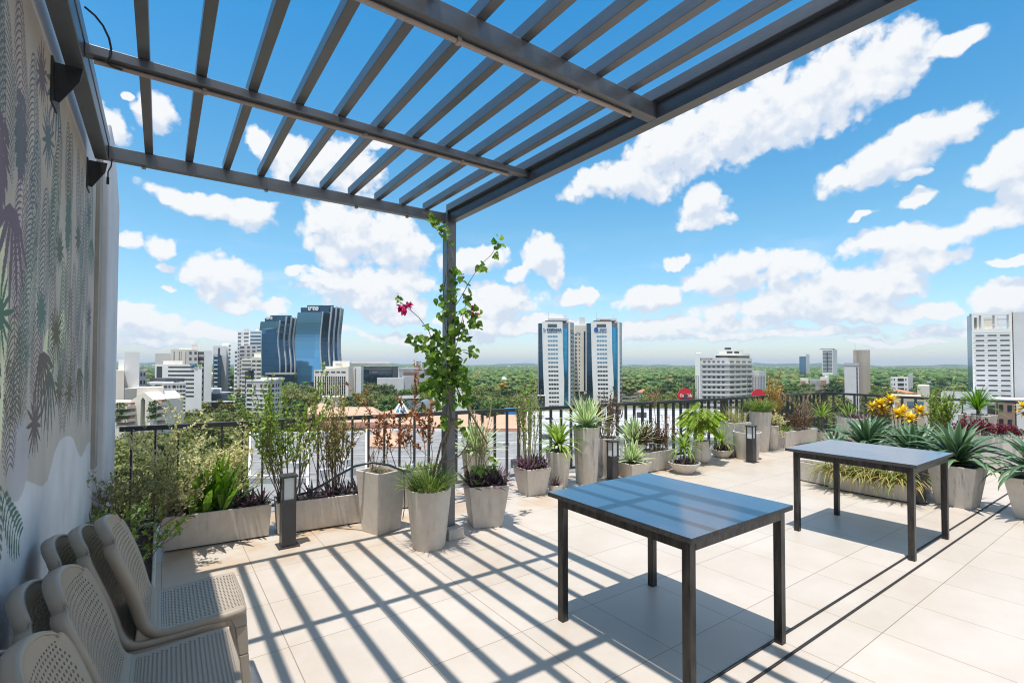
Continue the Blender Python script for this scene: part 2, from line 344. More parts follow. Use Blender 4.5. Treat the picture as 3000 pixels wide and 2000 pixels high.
part('cable', lambda m: m.tube([(-.27,2.62,3.0),(-.245,2.68,3.012),(-.222,2.735,3.008),(-.205,2.78,2.985),(-.198,2.795,2.95),(-.202,2.795,2.91),(-.215,2.80,2.888),(-.20,2.815,2.882),(-.16,2.83,2.884)], .0045, 6), cab, perg)
part('cable', lambda m: (m.tube([(-.27,4.03,2.86),(-.275,4.05,2.82),(-.29,4.05,2.78),(-.29,4.05,2.74)], .004, 6), m.box(-.297,-.283,4.043,4.057,2.70,2.745)), cab, perg)
# railing ------------------------------------------------------------
railm = M('dark_rail_paint', (.038,.037,.041), .4, 0, .2, 10)
RZ = .97
def railing(label, pts, step, end_posts):
    t = thing('railing', label, 'railing', (pts[0][0], pts[0][1], 0), 'railing panels round the terrace edge')
    for a, b in zip(pts[:-1], pts[1:]):
        a, b = Vector((*a,0)), Vector((*b,0))
        part('top_rail', lambda m: m.bar(a+Vector((0,0,RZ-.022)), b+Vector((0,0,RZ-.022)), .055, .045), railm, t, bevel=.002)
        part('bottom_rail', lambda m: m.bar(a+Vector((0,0,.07)), b+Vector((0,0,.07)), .04, .03), railm, t)
        n = max(2, int((b-a).length/step))
        for i in range(n):
            p = a.lerp(b, (i+.5)/n)
            d = (b-a).normalized()
            part('baluster', lambda m: m.bar(p+Vector((0,0,.085)), p+Vector((0,0,RZ-.044)), .05, .016, up=d), railm, t)
    for p in end_posts: part('corner_post', lambda m: m.box(p[0]-.035,p[0]+.035,p[1]-.035,p[1]+.035,0,RZ-.003), railm, t)
railing('dark railing from the end wall past the vine post to its jog', [(-.30,5.90),(3.9,5.47),(8.35,5.10)], .178, [(8.38,5.10)])
railing('short dark railing beyond the jog, behind the dry planter', [(8.45,5.10),(12.05,4.98)], .178, [(12.1,4.97)])
railing('dark railing along the far side behind the agave pots', [(12.12,4.92),(11.66,3.13),(11.80,1.80),(11.85,-1.5)], .21, [(11.85,-1.5)])
# floor tracks, hose ---------------------------------------------------
trk = M('track_rubber', (.02,.018,.018), .6, 0, .4, 30)
for yt, lab in ((1.45,'black track strip in the tiles passing under the table legs'),(1.33,'black track strip on the open side of its twin')):
    mb = MB(); mb.box(-.3,11.4,yt-.0065,yt+.0065,.001,.008); tag(mb.build('floor_track', trk), lab, 'floor track', 'floor tracks')
hose = M('hose_rubber', (.02,.025,.035), .35)
mb = MB()
hp = [at_y(x,y,yy) for x,y,yy in ((868,1450,5.0),(900,1442,4.95),(945,1420,4.85),(990,1392,4.7),(1040,1365,4.55),(1090,1354,4.5),(1140,1362,4.45),(1180,1378,4.4),(1205,1382,4.4),(1213,1365,4.42),(1211,1350,4.45))]
mb.tube(hp, .011, 8); mb.tube([at_y(1183,1378,4.4), at_y(1184,1420,4.42), at_y(1186,1480,4.45), at_y(1180,1520,4.5)], .004, 6)
tag(mb.build('garden_hose', hose, smooth=True), 'dark hose lying over the rim of the tall square pot', 'hose')
# tables ---------------------------------------------------------------
def granite():
    m, nt, N, L, B = _nt('dark_granite')
    tc = N.new('ShaderNodeTexCoord'); v = N.new('ShaderNodeTexNoise'); v.inputs['Scale'].default_value = 190; v.inputs['Detail'].default_value = 3
    L.new(tc.outputs['Object'], v.inputs['Vector']); rp = N.new('ShaderNodeValToRGB'); e = rp.color_ramp.elements
    e[0].position = .40; e[0].color = (.010,.045,.10,1); e[1].position = .70; e[1].color = (.075,.13,.20,1); L.new(v.outputs['Fac'], rp.inputs[0]); L.new(rp.outputs[0], B.inputs['Base Color'])
    B.inputs['Roughness'].default_value = .12; B.inputs['IOR'].default_value = 1.95
    n = N.new('ShaderNodeTexNoise'); n.inputs['Scale'].default_value = 4; L.new(tc.outputs['Object'], n.inputs['Vector']); mr = N.new('ShaderNodeMapRange'); mr.inputs[3].default_value = .05; mr.inputs[4].default_value = .17
    L.new(n.outputs['Fac'], mr.inputs[0]); L.new(mr.outputs[0], B.inputs['Roughness'])
    return m
gran = granite(); frm = M('worn_black_frame', (.085,.082,.078), .36, .75, .5, 22, col2=(.022,.021,.021), stretch=(1,1,.2))
graned = M('rough_granite_edge', (.045,.043,.042), .6, 0, .5, 60, bump=.5, bs=120)
def table(label, x0, x1, y0, y1):
    t = thing('table', label, 'table', ((x0+x1)/2,(y0+y1)/2,0), 'granite topped tables')
    def top(m):
        m.box(x0-.03,x1+.03,y0-.03,y1+.06,.742,.768,1)
        m.add([(x0-.03,y0-.03,.7685),(x1+.03,y0-.03,.7685),(x1+.03,y1+.06,.7685),(x0-.03,y1+.06,.7685)], [(0,1,2,3)], 0)
    part('tabletop', top, [gran, graned], t)
    part('frame', lambda m: (m.box(x0+.046,x1-.046,y0,y0+.045,.69,.741), m.box(x0+.046,x1-.046,y1-.045,y1,.69,.741), m.box(x0,x0+.045,y0+.046,y1-.046,.69,.741), m.box(x1-.045,x1,y0+.046,y1-.046,.69,.741)), frm, t, bevel=.002)
    for x in (x0, x1-.045):
        for y in (y0, y1-.045): part('leg', lambda m: m.box(x,x+.045,y,y+.045,0,.7405), frm, t, bevel=.002)
table('larger looking granite table under the pergola edge, striped with slat shadows', 2.0,2.88,1.40,2.33)
table('farther granite table in full sun in front of the agave pots', 4.90,5.80,1.38,2.30)
# bollard lights --------------------------------------------------------
lens = M('frosted_lens', (.62,.66,.66), .3)
def bollard(x, y, h, label, rz=0):
    t = thing('bollard_light', label, 'bollard light', (x,y,0), 'bollard lights', rz)
    M4 = Matrix.Translation((x,y,0)) @ Matrix.Rotation(rz,4,'Z')
    def P(name, fn, mat, **k):
        mb = MB(); fn(mb); mb.v = [tuple(M4 @ Vector(v)) for v in mb.v]; return mb.build(name, mat, t, **k)
    w = .056
    P('base_plate', lambda m: m.box(-.085,.085,-.085,.085,0,.008), railm)
    P('body', lambda m: m.box(-w,w,-w,w,.008,h-.20), railm, bevel=.002)
    P('lamp_frame', lambda m: [m.box(a,a+.014,b,b+.014,h-.2,h-.012) for a in (-w,w-.014) for b in (-w,w-.014)], railm)
    P('lens', lambda m: m.box(-w+.012,w-.012,-w+.012,w-.012,h-.199,h-.013), lens)
    P('cap', lambda m: m.box(-w-.012,w+.012,-w-.012,w+.012,h-.012,h+.006), railm, bevel=.002)
bollard(.915,4.62,.60,'charcoal bollard light in front of the gap between the two long troughs')
bollard(5.05,4.74,.52,'charcoal bollard light before the tall square pot, just past the tall streaked pot')
bollard(7.80,4.31,.58,'charcoal bollard light standing in front of a wide round pot')
bollard(7.02,1.94,.60,'charcoal bollard light half hidden by the leg of the farther table')
bollard(10.5,1.78,.60,'charcoal bollard light beside the maroon shrub, behind agave leaves')
# ================================================================== CHAIRS
plast = M('taupe_plastic', (.36,.30,.235), .42, 0, .06, 6)
def chair_profile(t):
    """(x, z, half width) along the shell, t = 0 at the seat front, 1 at the top of the back"""
    P = [(.228,.430,.185),(.212,.442,.214),(.13,.440,.222),(.03,.433,.220),(-.06,.430,.213),(-.105,.440,.200),(-.135,.48,.192),(-.158,.545,.198),(-.188,.63,.213),(-.225,.72,.219),(-.257,.80,.207),(-.272,.852,.165)]
    s = t*(len(P)-1); i = min(int(s), len(P)-2); f = s-i
    g = lambda j: P[max(0, min(len(P)-1, j))]
    def cr(k):
        a, b, c, d = g(i-1)[k], g(i)[k], g(i+1)[k], g(i+2)[k]
        return .5*(2*b+(c-a)*f+(2*a-5*b+4*c-d)*f*f+(3*b-a-3*c+d)*f**3)
    return cr(0), cr(1), cr(2)
def shell_pt(u, t):
    x, z, w = chair_profile(t)
    k = max(0, (t-.42)/.58)
    x += .035*k*u*u+(.0 if k > 0 else 0); z += .010*(1-k)*u*u-(.004 if k == 0 else 0)
    if t > .78: z -= .045*((t-.78)/.22)**2*abs(u)**2.6
    if t < .1: x -= .012*u*u*(1-t/.1)
    return (x, u*w, z)
def shell(m, t0, t1, nt, nu, hole_t):
    for i in range(nt):
        for j in range(nu):
            ta, tb = t0+(t1-t0)*i/nt, t0+(t1-t0)*(i+1)/nt; ua, ub = -1+2*j/nu, -1+2*(j+1)/nu
            if i % 2:
                ua, ub = ua-1/nu, ub-1/nu
                if j == 0: ua = -1
            S = lambda a, b: shell_pt(ua+(ub-ua)*a, ta+(tb-ta)*b)
            tm, um = (ta+tb)/2, (ua+ub)/2
            if i % 2 and j == nu-1: m.add([shell_pt(u_, t_) for u_, t_ in ((ub,ta),(1,ta),(1,tb),(ub,tb))], [(0,1,2,3)])
            lim = .90 if tm < .46 else .86 if tm < .84 else .86-(tm-.84)*1.5
            if hole_t[0] < tm < hole_t[1] and abs(um) < lim:
                hx, hy = .28, .30
                o = [S(0,0),S(.5,0),S(1,0),S(1,.5),S(1,1),S(.5,1),S(0,1),S(0,.5)]
                c = .5
                q = [(-.7,-.7),(0,-1),(.7,-.7),(1,0),(.7,.7),(0,1),(-.7,.7),(-1,0)]
                h = [S(c+a*hx,.5+b*hy) for a, b in q]
                m.add(o+h, [(k,(k+1)%8,8+(k+1)%8,8+k) for k in range(8)])
            else: m.add([S(0,0),S(1,0),S(1,1),S(0,1)], [(0,1,2,3)])
def make_chair(label):
    t = thing('stacking_chair', label, 'chair', (0,0,0), 'taupe stacking chairs by the wall')
    def sol(o, th):
        w = o.modifiers.new('weld', 'WELD'); w.merge_threshold = .0004
        s = o.modifiers.new('thick', 'SOLIDIFY'); s.thickness = th; s.offset = 0
        return o
    mb = MB(); shell(mb, 0, .46, 34, 25, (.05,.41)); sol(mb.build('seat', plast, t), .006)
    mb = MB(); shell(mb, .46, 1, 28, 24, (.49,.93)); sol(mb.build('backrest', plast, t), .006)
    rim = MB(); loop = []
    def nrm(u, t):
        e = .01; a = Vector(shell_pt(u, min(1,t+e)))-Vector(shell_pt(u, max(0,t-e))); b = Vector(shell_pt(min(1,u+e), t))-Vector(shell_pt(max(-1,u-e), t))
        return b.cross(a).normalized()*-1
    path = [(-1, i/36) for i in range(0, 36)]+[(-1+2*i/14, 1) for i in range(15)]+[(1, 1-i/36) for i in range(1, 37)]+[(1-2*i/14, 0) for i in range(1, 14)]
    k = len(path); cen = [Vector(shell_pt(*q)) for q in path]
    for i, (u, tt) in enumerate(path):
        n = nrm(u*.97, min(.97, max(.03, tt)))
        if n.x < 0 and tt >= .4: n = -n
        w_ = max(0, min(1, (tt-.30)/.24)); n = (Vector((0,0,1))*(1-w_)+Vector((.94,0,.34))*w_).normalized()
        o = (cen[i]-Vector(shell_pt(u*.85, min(.95, max(.04, tt))))).normalized()
        d = .030+.010*w_
        loop += [cen[i]+n*.002, cen[i]+o*.010-n*.003, cen[i]+o*.014-n*.014, cen[i]+o*.010-n*d]
    rim.add(loop, [(a*4+b,((a+1)%k)*4+b,((a+1)%k)*4+b+1,a*4+b+1) for a in range(k) for b in range(3)])
    ro = rim.build('rim', plast, t, smooth=True); s_ = ro.modifiers.new('thick', 'SOLIDIFY'); s_.thickness = .006; s_.offset = 0
    for s in (-1, 1):
        def swept(m, path, w, d):
            for (a, wa), (b, wb) in zip(path[:-1], path[1:]):
                a, b = Vector(a), Vector(b)
                P = [p+Vector((i*ww/2,j*d/2,0)) for p, ww in ((a,wa),(b,wb)) for i,j in ((-1,-1),(1,-1),(1,1),(-1,1))]
                m.add(P, [(0,1,2,3),(7,6,5,4),(4,5,1,0),(5,6,2,1),(6,7,3,2),(7,4,0,3)])
        mb = MB(); swept(mb, [((.185,s*.208,.43),.07),((.20,s*.212,.37),.048),((.212,s*.217,.25),.036),((.235,s*.226,0),.028)], 0, .026); mb.build('leg', plast, t, bevel=.005)
        mb = MB(); swept(mb, [((-.145,s*.192,.455),.035),((-.14,s*.199,.41),.055),((-.165,s*.206,.30),.042),((-.22,s*.222,0),.028)], 0, .026); mb.build('leg', plast, t, bevel=.005)
        mb = MB(); mb.bar((.19,s*.211,.405),(-.14,s*.2,.40),.02,.045); mb.build('side_rail', plast, t, bevel=.004)
    return t
ch0 = make_chair('topmost taupe chair of the stack closest to the railing, seat in full view')
def stack(y, n, labels, rz=0.):
    for k in range(n):              # k = 0 is the lowest chair of the stack
        loc = (-.055+.078*k, y+R.uniform(-.006,.006), .026*k)
        lab = labels[k]
        if lab is None: ch0.location = loc; continue
        dup_tree(ch0, loc, rz+R.uniform(-.012,.012), None, lab)
stack(2.66, 3, ['lowest taupe chair of the stack closest to the railing', 'middle taupe chair of the three in the stack closest to the railing', None])
stack(2.13, 2, ['lower taupe chair of the middle stack along the wall', 'upper taupe chair of the middle stack along the wall'])
stack(1.62, 2, ['lower taupe chair of the stack cut off by the picture corner', 'upper taupe chair of the stack cut off by the picture corner'])
# ================================================================== POTS AND PLANTS
def pot_mat(name, base, dark, amount=.75):
    m, nt, N, L, B = _nt(name)
    tc = N.new('ShaderNodeTexCoord'); sp = N.new('ShaderNodeSeparateXYZ'); L.new(tc.outputs['Object'], sp.inputs[0])
    def noise(sc, scale, det=5):
        mp = N.new('ShaderNodeMapping'); mp.inputs['Scale'].default_value = sc; L.new(tc.outputs['Object'], mp.inputs[0])
        n = N.new('ShaderNodeTexNoise'); n.inputs['Scale'].default_value = scale; n.inputs['Detail'].default_value = det; n.inputs['Roughness'].default_value = .6; L.new(mp.outputs[0], n.inputs['Vector']); return n.outputs['Fac']
    st = noise((1,1,.05), 24); bl = noise((1,1,1), 5)
    def ramp(src, a, b):
        r = N.new('ShaderNodeMapRange'); r.inputs[1].default_value = a; r.inputs[2].default_value = b; L.new(src, r.inputs[0]); return r.outputs[0]
    s1 = ramp(st, .50, .66); b1 = ramp(bl, .35, .62)
    mu = N.new('ShaderNodeMath'); mu.operation = 'MULTIPLY'; L.new(s1, mu.inputs[0]); L.new(b1, mu.inputs[1])
    mv = N.new('ShaderNodeMath'); mv.operation = 'MULTIPLY'; mv.inputs[1].default_value = amount; L.new(mu.outputs[0], mv.inputs[0])
    mx = N.new('ShaderNodeMix'); mx.data_type = 'RGBA'; L.new(mv.outputs[0], mx.inputs[0]); mx.inputs[6].default_value = c4(base); mx.inputs[7].default_value = c4(dark)
    fine = noise((1,1,1), 14); mx2 = N.new('ShaderNodeMix'); mx2.data_type = 'RGBA'; mx2.blend_type = 'MULTIPLY'; mx2.inputs[0].default_value = .5; L.new(mx.outputs[2], mx2.inputs[6])
    cr = N.new('ShaderNodeValToRGB'); e = cr.color_ramp.elements; e[0].position = .3; e[0].color = (.78,.76,.74,1); e[1].position = .7; e[1].color = (1,1,1,1); L.new(fine, cr.inputs[0]); L.new(cr.outputs[0], mx2.inputs[7])
    L.new(mx2.outputs[2], B.inputs['Base Color']); B.inputs['Roughness'].default_value = .72
    bp = N.new('ShaderNodeBump'); bp.inputs['Strength'].default_value = .25; bp.inputs['Distance'].default_value = .004; L.new(noise((1,1,1), 60), bp.inputs['Height']); L.new(bp.outputs[0], B.inputs['Normal'])
    return m
potA = pot_mat('cast_concrete', (.58,.535,.48), (.33,.30,.265), .5)
potS = pot_mat('streaked_concrete', (.55,.51,.46), (.20,.185,.175), .85)
soil = M('potting_soil', (.07,.05,.035), .95, 0, .6, 40, bump=.6, bs=90)
bark = M('twig_bark', (.16,.115,.08), .85, 0, .3, 30)
dryst = M('dry_stem', (.30,.22,.14), .85, 0, .3, 30)
bamb = M('pale_cane', (.33,.29,.15), .7, 0, .3, 25)
LM = {
 'agave': leafmat('agave_leaf', [(.045,.105,.05),(.075,.15,.07),(.12,.21,.10)], .38, .15),
 'agave_old': leafmat('agave_outer_leaf', [(.09,.15,.05),(.15,.2,.07)], .42, .2),
 'agave_edge': leafmat('agave_leaf_edge', [(.13,.22,.12),(.20,.29,.17)], .4, .2),
 'var': leafmat('variegated_green', [(.22,.36,.12),(.30,.44,.17)], .42, .3),
 'cream': leafmat('variegated_margin', [(.68,.70,.42),(.75,.75,.50)], .45, .3),
 'drac': leafmat('yellow_green_blade', [(.12,.22,.025),(.23,.36,.05),(.33,.44,.10)], .4, .4),
 'lush': leafmat('glossy_green_blade', [(.055,.14,.012),(.10,.23,.02),(.17,.32,.04)], .3, .4),
 'rhoeo': leafmat('purple_green_blade', [(.05,.075,.04),(.13,.06,.095),(.30,.11,.23),(.09,.12,.05),(.22,.09,.16)], .4, .25),
 'grass': leafmat('tuft_blade', [(.035,.13,.012),(.07,.21,.022),(.11,.28,.035),(.16,.32,.05),(.30,.34,.10)], .5, .35),
 'spider': leafmat('striped_blade', [(.22,.31,.07),(.46,.52,.18),(.60,.59,.30),(.46,.34,.15)], .5, .4),
 'cream_sh': leafmat('cream_leaf', [(.66,.62,.32),(.80,.75,.46),(.84,.80,.60),(.70,.68,.36)], .5, .45),
 'olive_sh': leafmat('olive_leaf', [(.19,.21,.08),(.32,.33,.14),(.46,.42,.22)], .5, .5),
 'green_sh': leafmat('fresh_leaf', [(.12,.22,.03),(.22,.36,.06),(.38,.48,.11)], .42, .45),
 'mix_sh': leafmat('greenish_yellow_leaf', [(.20,.27,.05),(.34,.40,.09),(.52,.50,.19),(.46,.32,.13)], .5, .45),
 'dry': leafmat('dry_red_leaf', [(.27,.075,.03),(.42,.15,.06),(.34,.20,.10)], .7, .35),
 'dusty': leafmat('dusty_red_leaf', [(.15,.045,.04),(.25,.10,.07),(.10,.10,.05)], .6, .3),
 'maroon': leafmat('maroon_leaf', [(.09,.012,.022),(.19,.022,.045),(.30,.05,.09)], .4, .35),
 'croton': leafmat('yellow_leaf', [(.78,.58,.04),(.84,.68,.09),(.66,.44,.03)], .38, .35),
 'croton_low': leafmat('bronze_leaf', [(.20,.14,.04),(.13,.16,.04),(.30,.16,.05)], .45, .3),
 'orange': leafmat('orange_leaf', [(.55,.30,.10),(.62,.42,.18),(.40,.30,.10)], .5, .4),
 'philo': leafmat('lobed_leaf', [(.10,.21,.015),(.20,.32,.03),(.34,.42,.05)], .3, .35),
 'vine': leafmat('vine_leaf', [(.05,.15,.014),(.11,.25,.024),(.22,.37,.045),(.30,.42,.08)], .35, .45),
 'bract': leafmat('magenta_bract', [(.50,.012,.10),(.62,.03,.16)], .5, .4),
}
def strap(mb, o, az, el, ln, w, droop, segs=6, mi=0, edge=None, fold=.18, twist=0.):
    """one blade: starts at o, rises at angle el, bends down by droop along its length"""
    p = Vector(o); h = Vector((math.cos(az), math.sin(az), 0)); sd = Vector((-math.sin(az), math.cos(az), 0)); e = el; rows = []
    for i in range(segs+1):
        t = i/segs
        ww = w*.5*(min(1, .45+1.6*t) if t < .35 else 1)*(1-max(0, (t-.35)/.65)**1.7)
        dirv = h*math.cos(e)+Vector((0,0,math.sin(e))); nrm = dirv.cross(sd)
        s2 = (sd*math.cos(twist*t)+nrm*math.sin(twist*t))
        cols = [-1,0,1] if edge is None else [-1,-.62,0,.62,1]
        rows.append([p+s2*(c*ww)-nrm*(fold*ww*(1-abs(c)))*-1 for c in cols])
        p = p+dirv*(ln/segs); e -= droop/segs*(.4+1.2*t)
    k = len(rows[0]); vs = [q for r in rows for q in r]
    if edge is None: mb.add(vs, [(i*k+j,i*k+j+1,(i+1)*k+j+1,(i+1)*k+j) for i in range(segs) for j in range(k-1)], mi)
    else:
        n = len(mb.v); mb.v.extend([tuple(q) for q in vs])
        for i in range(segs):
            for j in range(k-1): mb.f.append(tuple(n+q for q in (i*k+j,i*k+j+1,(i+1)*k+j+1,(i+1)*k+j))); mb.m.append(edge if j in (0,k-2) else mi)
def rosette(mb, c, n, ln, w, el=(.2,1.45), droop=.9, mi=0, edge=None, spread=.02, segs=6, fold=.18, rng=R, jl=.2):
    for i in range(n):
        t = i/max(1, n-1); az = i*2.39996+rng.uniform(-.25,.25); e = el[0]+(el[1]-el[0])*t**.9+rng.uniform(-.08,.08)
        l = ln*(1-jl*abs(t-.55)*2*.6)*rng.uniform(.85,1.08)
        strap(mb, (c[0]+math.cos(az)*spread*(1-t), c[1]+math.sin(az)*spread*(1-t), c[2]), az, e, l, w*rng.uniform(.85,1.1), droop*(1-.55*t)*rng.uniform(.75,1.2), segs, mi, edge, fold, rng.uniform(-.3,.3))
def leaf(mb, p, d, n, ln, w, mi=0, heart=False):
    """small folded leaf at p pointing along d with face normal about n"""
    d = d.normalized(); s = d.cross(n)
    if s.length < 1e-4: s = d.orthogonal()
    s.normalize(); u = s.cross(d)
    if heart:
        P = [p, p+d*ln*.12+s*w*.42, p+d*ln*.42+s*w*.5-u*w*.05, p+d*ln*.75+s*w*.26-u*w*.06, p+d*ln-u*w*.16, p+d*ln*.75-s*w*.26-u*w*.06, p+d*ln*.42-s*w*.5-u*w*.05, p+d*ln*.12-s*w*.42, p+d*ln*.45-u*w*.16]
        mb.add(P, [(0,1,8),(1,2,8),(2,3,8),(3,4,8),(4,5,8),(5,6,8),(6,7,8),(7,0,8)], mi)
    else:
        P = [p, p+d*ln*.45+s*w*.5+u*w*.1, p+d*ln, p+d*ln*.45-s*w*.5+u*w*.1]
        mb.add(P, [(0,1,2),(0,2,3)], mi)
def rv(rng=R):
    while True:
        v = Vector((rng.uniform(-1,1), rng.uniform(-1,1), rng.uniform(-1,1)))
        if .05 < v.length < 1: return v.normalized()
def twig(st, lf, p, d, ln, r, depth, ls, dens, rng=R, up=.25, bare=.25, mi=0, kink=.25, split=(2,3)):
    """a branching twig with leaves along its outer part"""
    p = Vector(p); d = Vector(d).normalized(); n = 5; pts = [p.copy()]
    for i in range(n):
        d = (d+rv(rng)*kink+Vector((0,0,up*.2))).normalized(); p = p+d*(ln/n); pts.append(p.copy())
    st.tube(pts, [r*(1-.55*i/n) for i in range(n+1)], 4, 0, False)
    m = int(dens*ln*(1 if depth == 0 else .5))
    for i in range(m):
        t = bare+(1-bare)*rng.random() if depth == 0 else .5+.5*rng.random()
        q = pts[min(n-1, int(t*n))].lerp(pts[min(n, int(t*n)+1)], t*n-int(t*n))
        a = rv(rng); dd = (d*.6+a+Vector((0,0,.2))).normalized(); l = ls*rng.uniform(.6,1.25)
        leaf(lf, q, dd, (Vector((0,0,1))+rv(rng)*.8).normalized(), l, l*.48, mi)
    if depth > 0:
        for k in range(rng.randint(*split)):
            t = rng.uniform(.35,1); q = pts[min(n, int(t*n))]
            twig(st, lf, q, (d+rv(rng)*.75+Vector((0,0,up))).normalized(), ln*rng.uniform(.5,.8), r*.6, depth-1, ls, dens, rng, up, bare*.5, mi, kink, split)
def round_pot(name, label, cat, x, y, rb, rt, h, mat, bulge=None, group=None):
    """lathe pot with a wall thickness and soil; returns the thing"""
    t = thing(name, label, cat, (x,y,0), group); mb = MB()
    if bulge: prof = [(rb*.0,0),(rb,0),(rb*1.12,.02*h),(bulge*.97,.18*h),(bulge,.30*h),(bulge*.96,.48*h),(rt*1.06,.8*h),(rt,h),(rt-.015,h),(rt-.02,h*.85),(0,h*.85)]
    else: prof = [(0,0),(rb,0),(rb+.003,.006),(rt,h-.012),(rt,h-.003),(rt-.006,h),(rt-.018,h),(rt-.022,h-.05),(rt-.03,h-.06)]
    mb.lathe(prof, (x,y,0), 36); o = mb.build('pot', mat, t, smooth=True); o.data.polygons.foreach_set('use_smooth', [True]*len(o.data.polygons))
    o.modifiers.new('edge', 'EDGE_SPLIT').split_angle = rad(40)
    s = MB(); s.lathe([(rt-.025,h-.035),(rt*.5,h-.022),(0,h-.02)], (x,y,0), 24); s.build('soil', soil, t)
    return t
def square_pot(name, label, cat, x, y, wb, wt, h, rz, mat, dep=1., group=None):
    t = thing(name, label, cat, (x,y,0), group); mb = MB(); ca, sa = math.cos(rz), math.sin(rz)
    ring = lambda w, z: [(x+(a*ca-b*dep*sa)*w/2, y+(a*sa+b*dep*ca)*w/2, z) for a, b in ((-1,-1),(1,-1),(1,1),(-1,1))]
    rs = [ring(wb,0), ring(wt,h), ring(wt-.036,h), ring(wt-.05,h-.05)]
    mb.add([p for r in rs for p in r], [(3,2,1,0)]+[(i*4+j,i*4+(j+1)%4,(i+1)*4+(j+1)%4,(i+1)*4+j) for i in range(3) for j in range(4)])
    mb.build('pot', mat, t, bevel=.006)
    s = MB(); s.add(ring(wt-.045,h-.035), [(0,1,2,3)]); s.build('soil', soil, t)
    return t
def trough(label, x0, x1, y0, y1, h, mat, rz=0., flare=.02, group='long concrete troughs'):
    cx, cy = (x0+x1)/2, (y0+y1)/2; t = thing('planter_trough', label, 'planter', (cx,cy,0), group); mb = MB(); ca, sa = math.cos(rz), math.sin(rz)
    def ring(gx, z):
        a, b = (x1-x0)/2+gx, (y1-y0)/2+gx
        return [(cx+p*a*ca-q*b*sa, cy+p*a*sa+q*b*ca, z) for p, q in ((-1,-1),(1,-1),(1,1),(-1,1))]
    rs = [ring(-flare,.012), ring(0,h), ring(-.018,h), ring(-.022,h-.04)]
    mb.add([p for r in rs for p in r], [(3,2,1,0)]+[(i*4+j,i*4+(j+1)%4,(i+1)*4+(j+1)%4,(i+1)*4+j) for i in range(3) for j in range(4)])
    mb.build('box', mat, t, bevel=.005)
    f = MB(); f.obox((cx,cy,0), (x1-x0)*.85, (y1-y0)*.7, .012, rz); f.build('foot', steel_dk, t)
    s = MB(); s.add(ring(-.02,h-.03), [(0,1,2,3)]); s.build('soil', soil, t)
    return t
def addpart(t, name, mb, mats, **k):
    if mb.v: return mb.build(name, mats, t, **k)
def plant(name, label, cat, loc, parts, group=None):
    t = thing(name, label, cat, loc, group)
    for n, mb, m in parts: addpart(t, n, mb, m)
    return t
rg = lambda s: random.Random(s)
def shrub(c, h, spread, ns, depth, ls, dens, seed, up=.35, stem_r=.006, bare=.25, lean=(0,0,0), base=.03, kink=.25, split=(2,3)):
    st, lf = MB(), MB(); r = rg(seed)
    for i in range(ns):
        a = r.uniform(0, 6.28); d = Vector((math.cos(a)*spread, math.sin(a)*spread, 1))+Vector(lean)
        twig(st, lf, (c[0]+math.cos(a)*base*r.random(), c[1]+math.sin(a)*base*r.random(), c[2]), d, h*r.uniform(.75,1.1), stem_r, depth, ls, dens, r, up, bare, 0, kink, split)
    return st, lf
def tufts(pts, n, ln, w, el, droop, seed, segs=4, spread=.02):
    mb = MB(); r = rg(seed)
    for p in pts: rosette(mb, p, n, ln*r.uniform(.8,1.15), w, el, droop, 0, None, spread, segs, .15, r)
    return mb
# --- long troughs by the railing, left end ---------------------------
trough('pale trough along the mural wall, its short side next to the chairs', -.33,-.005,3.1,4.90,.295,potA)
trough('pale trough with streaks of shadow, holding the strap leaved clump', .025,.855,4.965,5.27,.295,potA, rad(-5))
trough('pale trough between the bollard light and the tall square pot', .885,1.66,4.87,5.17,.295,potA, rad(-6))
st, lf = shrub((-.17,4.75,.27), .42, .75, 24, 2, .032, 85, 21, .12, .004, .12, (.25,.1,0), .2, .34, (2,4))
plant('olive_shrub', 'fine leaved olive shrub in the shade at the foot of the end wall', 'shrub', (-.17,4.75,.27), [('stems',st,bark),('leaves',lf,LM['olive_sh'])])
st, lf = MB(), MB(); r = rg(31)
for a in ((.02,5.08,.5,-.25,.85),(.30,5.12,.25,.05,.62),(.42,5.1,.75,-.05,.62),(.55,5.1,.55,-.1,.80),(.12,5.1,-.15,.0,.75),(.4,5.1,.05,-.1,.55)):
    for k in range(3): twig(st, lf, (a[0],a[1]+.06,.28), (a[2]+r.uniform(-.2,.2),a[3]+.05+r.uniform(-.15,.15),.9), a[4]*.66, .005, 2, .034, 105, r, .25, .45, 0, .3)
plant('cream_shrub', 'arching shrub with creamy yellow leaves spilling over the railing', 'shrub', (.3,5.1,.28), [('stems',st,bark),('leaves',lf,LM['cream_sh'])])
mb = MB(); r = rg(4)
for px in ((.24,5.02),(.33,5.04),(.46,5.01),(.42,5.1)): rosette(mb, (*px,.27), 13, .56, .058, (.7,1.5), .7, 0, None, .02, 6, .2, r)
plant('strap_leaf_clump', 'upright clump of glossy green strap leaves in the first streaked trough', 'plant', (.38,5.1,.27), [('leaves',mb,LM['lush'])])
mb = tufts([(.12,5.06,.28),(.2,5.0,.28),(.56,5.03,.28),(.62,5.12,.28),(.70,5.02,.28),(.78,5.06,.28),(.66,5.0,.28)], 16, .19, .026, (.15,1.3), .5, 8)
plant('purple_rhoeo', 'low purple and green blades at the end of the trough by the bollard', 'plant', (.65,5.05,.28), [('leaves',mb,LM['rhoeo'])])
mb = tufts([(.93,5.0,.28),(1.0,5.06,.28),(1.35,4.98,.28),(1.43,5.0,.28),(1.52,4.95,.28),(1.2,5.0,.28),(1.62,4.95,.28)], 15, .19, .026, (.1,1.3), .5, 9)
plant('purple_rhoeo', 'purple blades in the trough beside the tall square pot', 'plant', (1.3,5.0,.28), [('leaves',mb,LM['rhoeo'])])
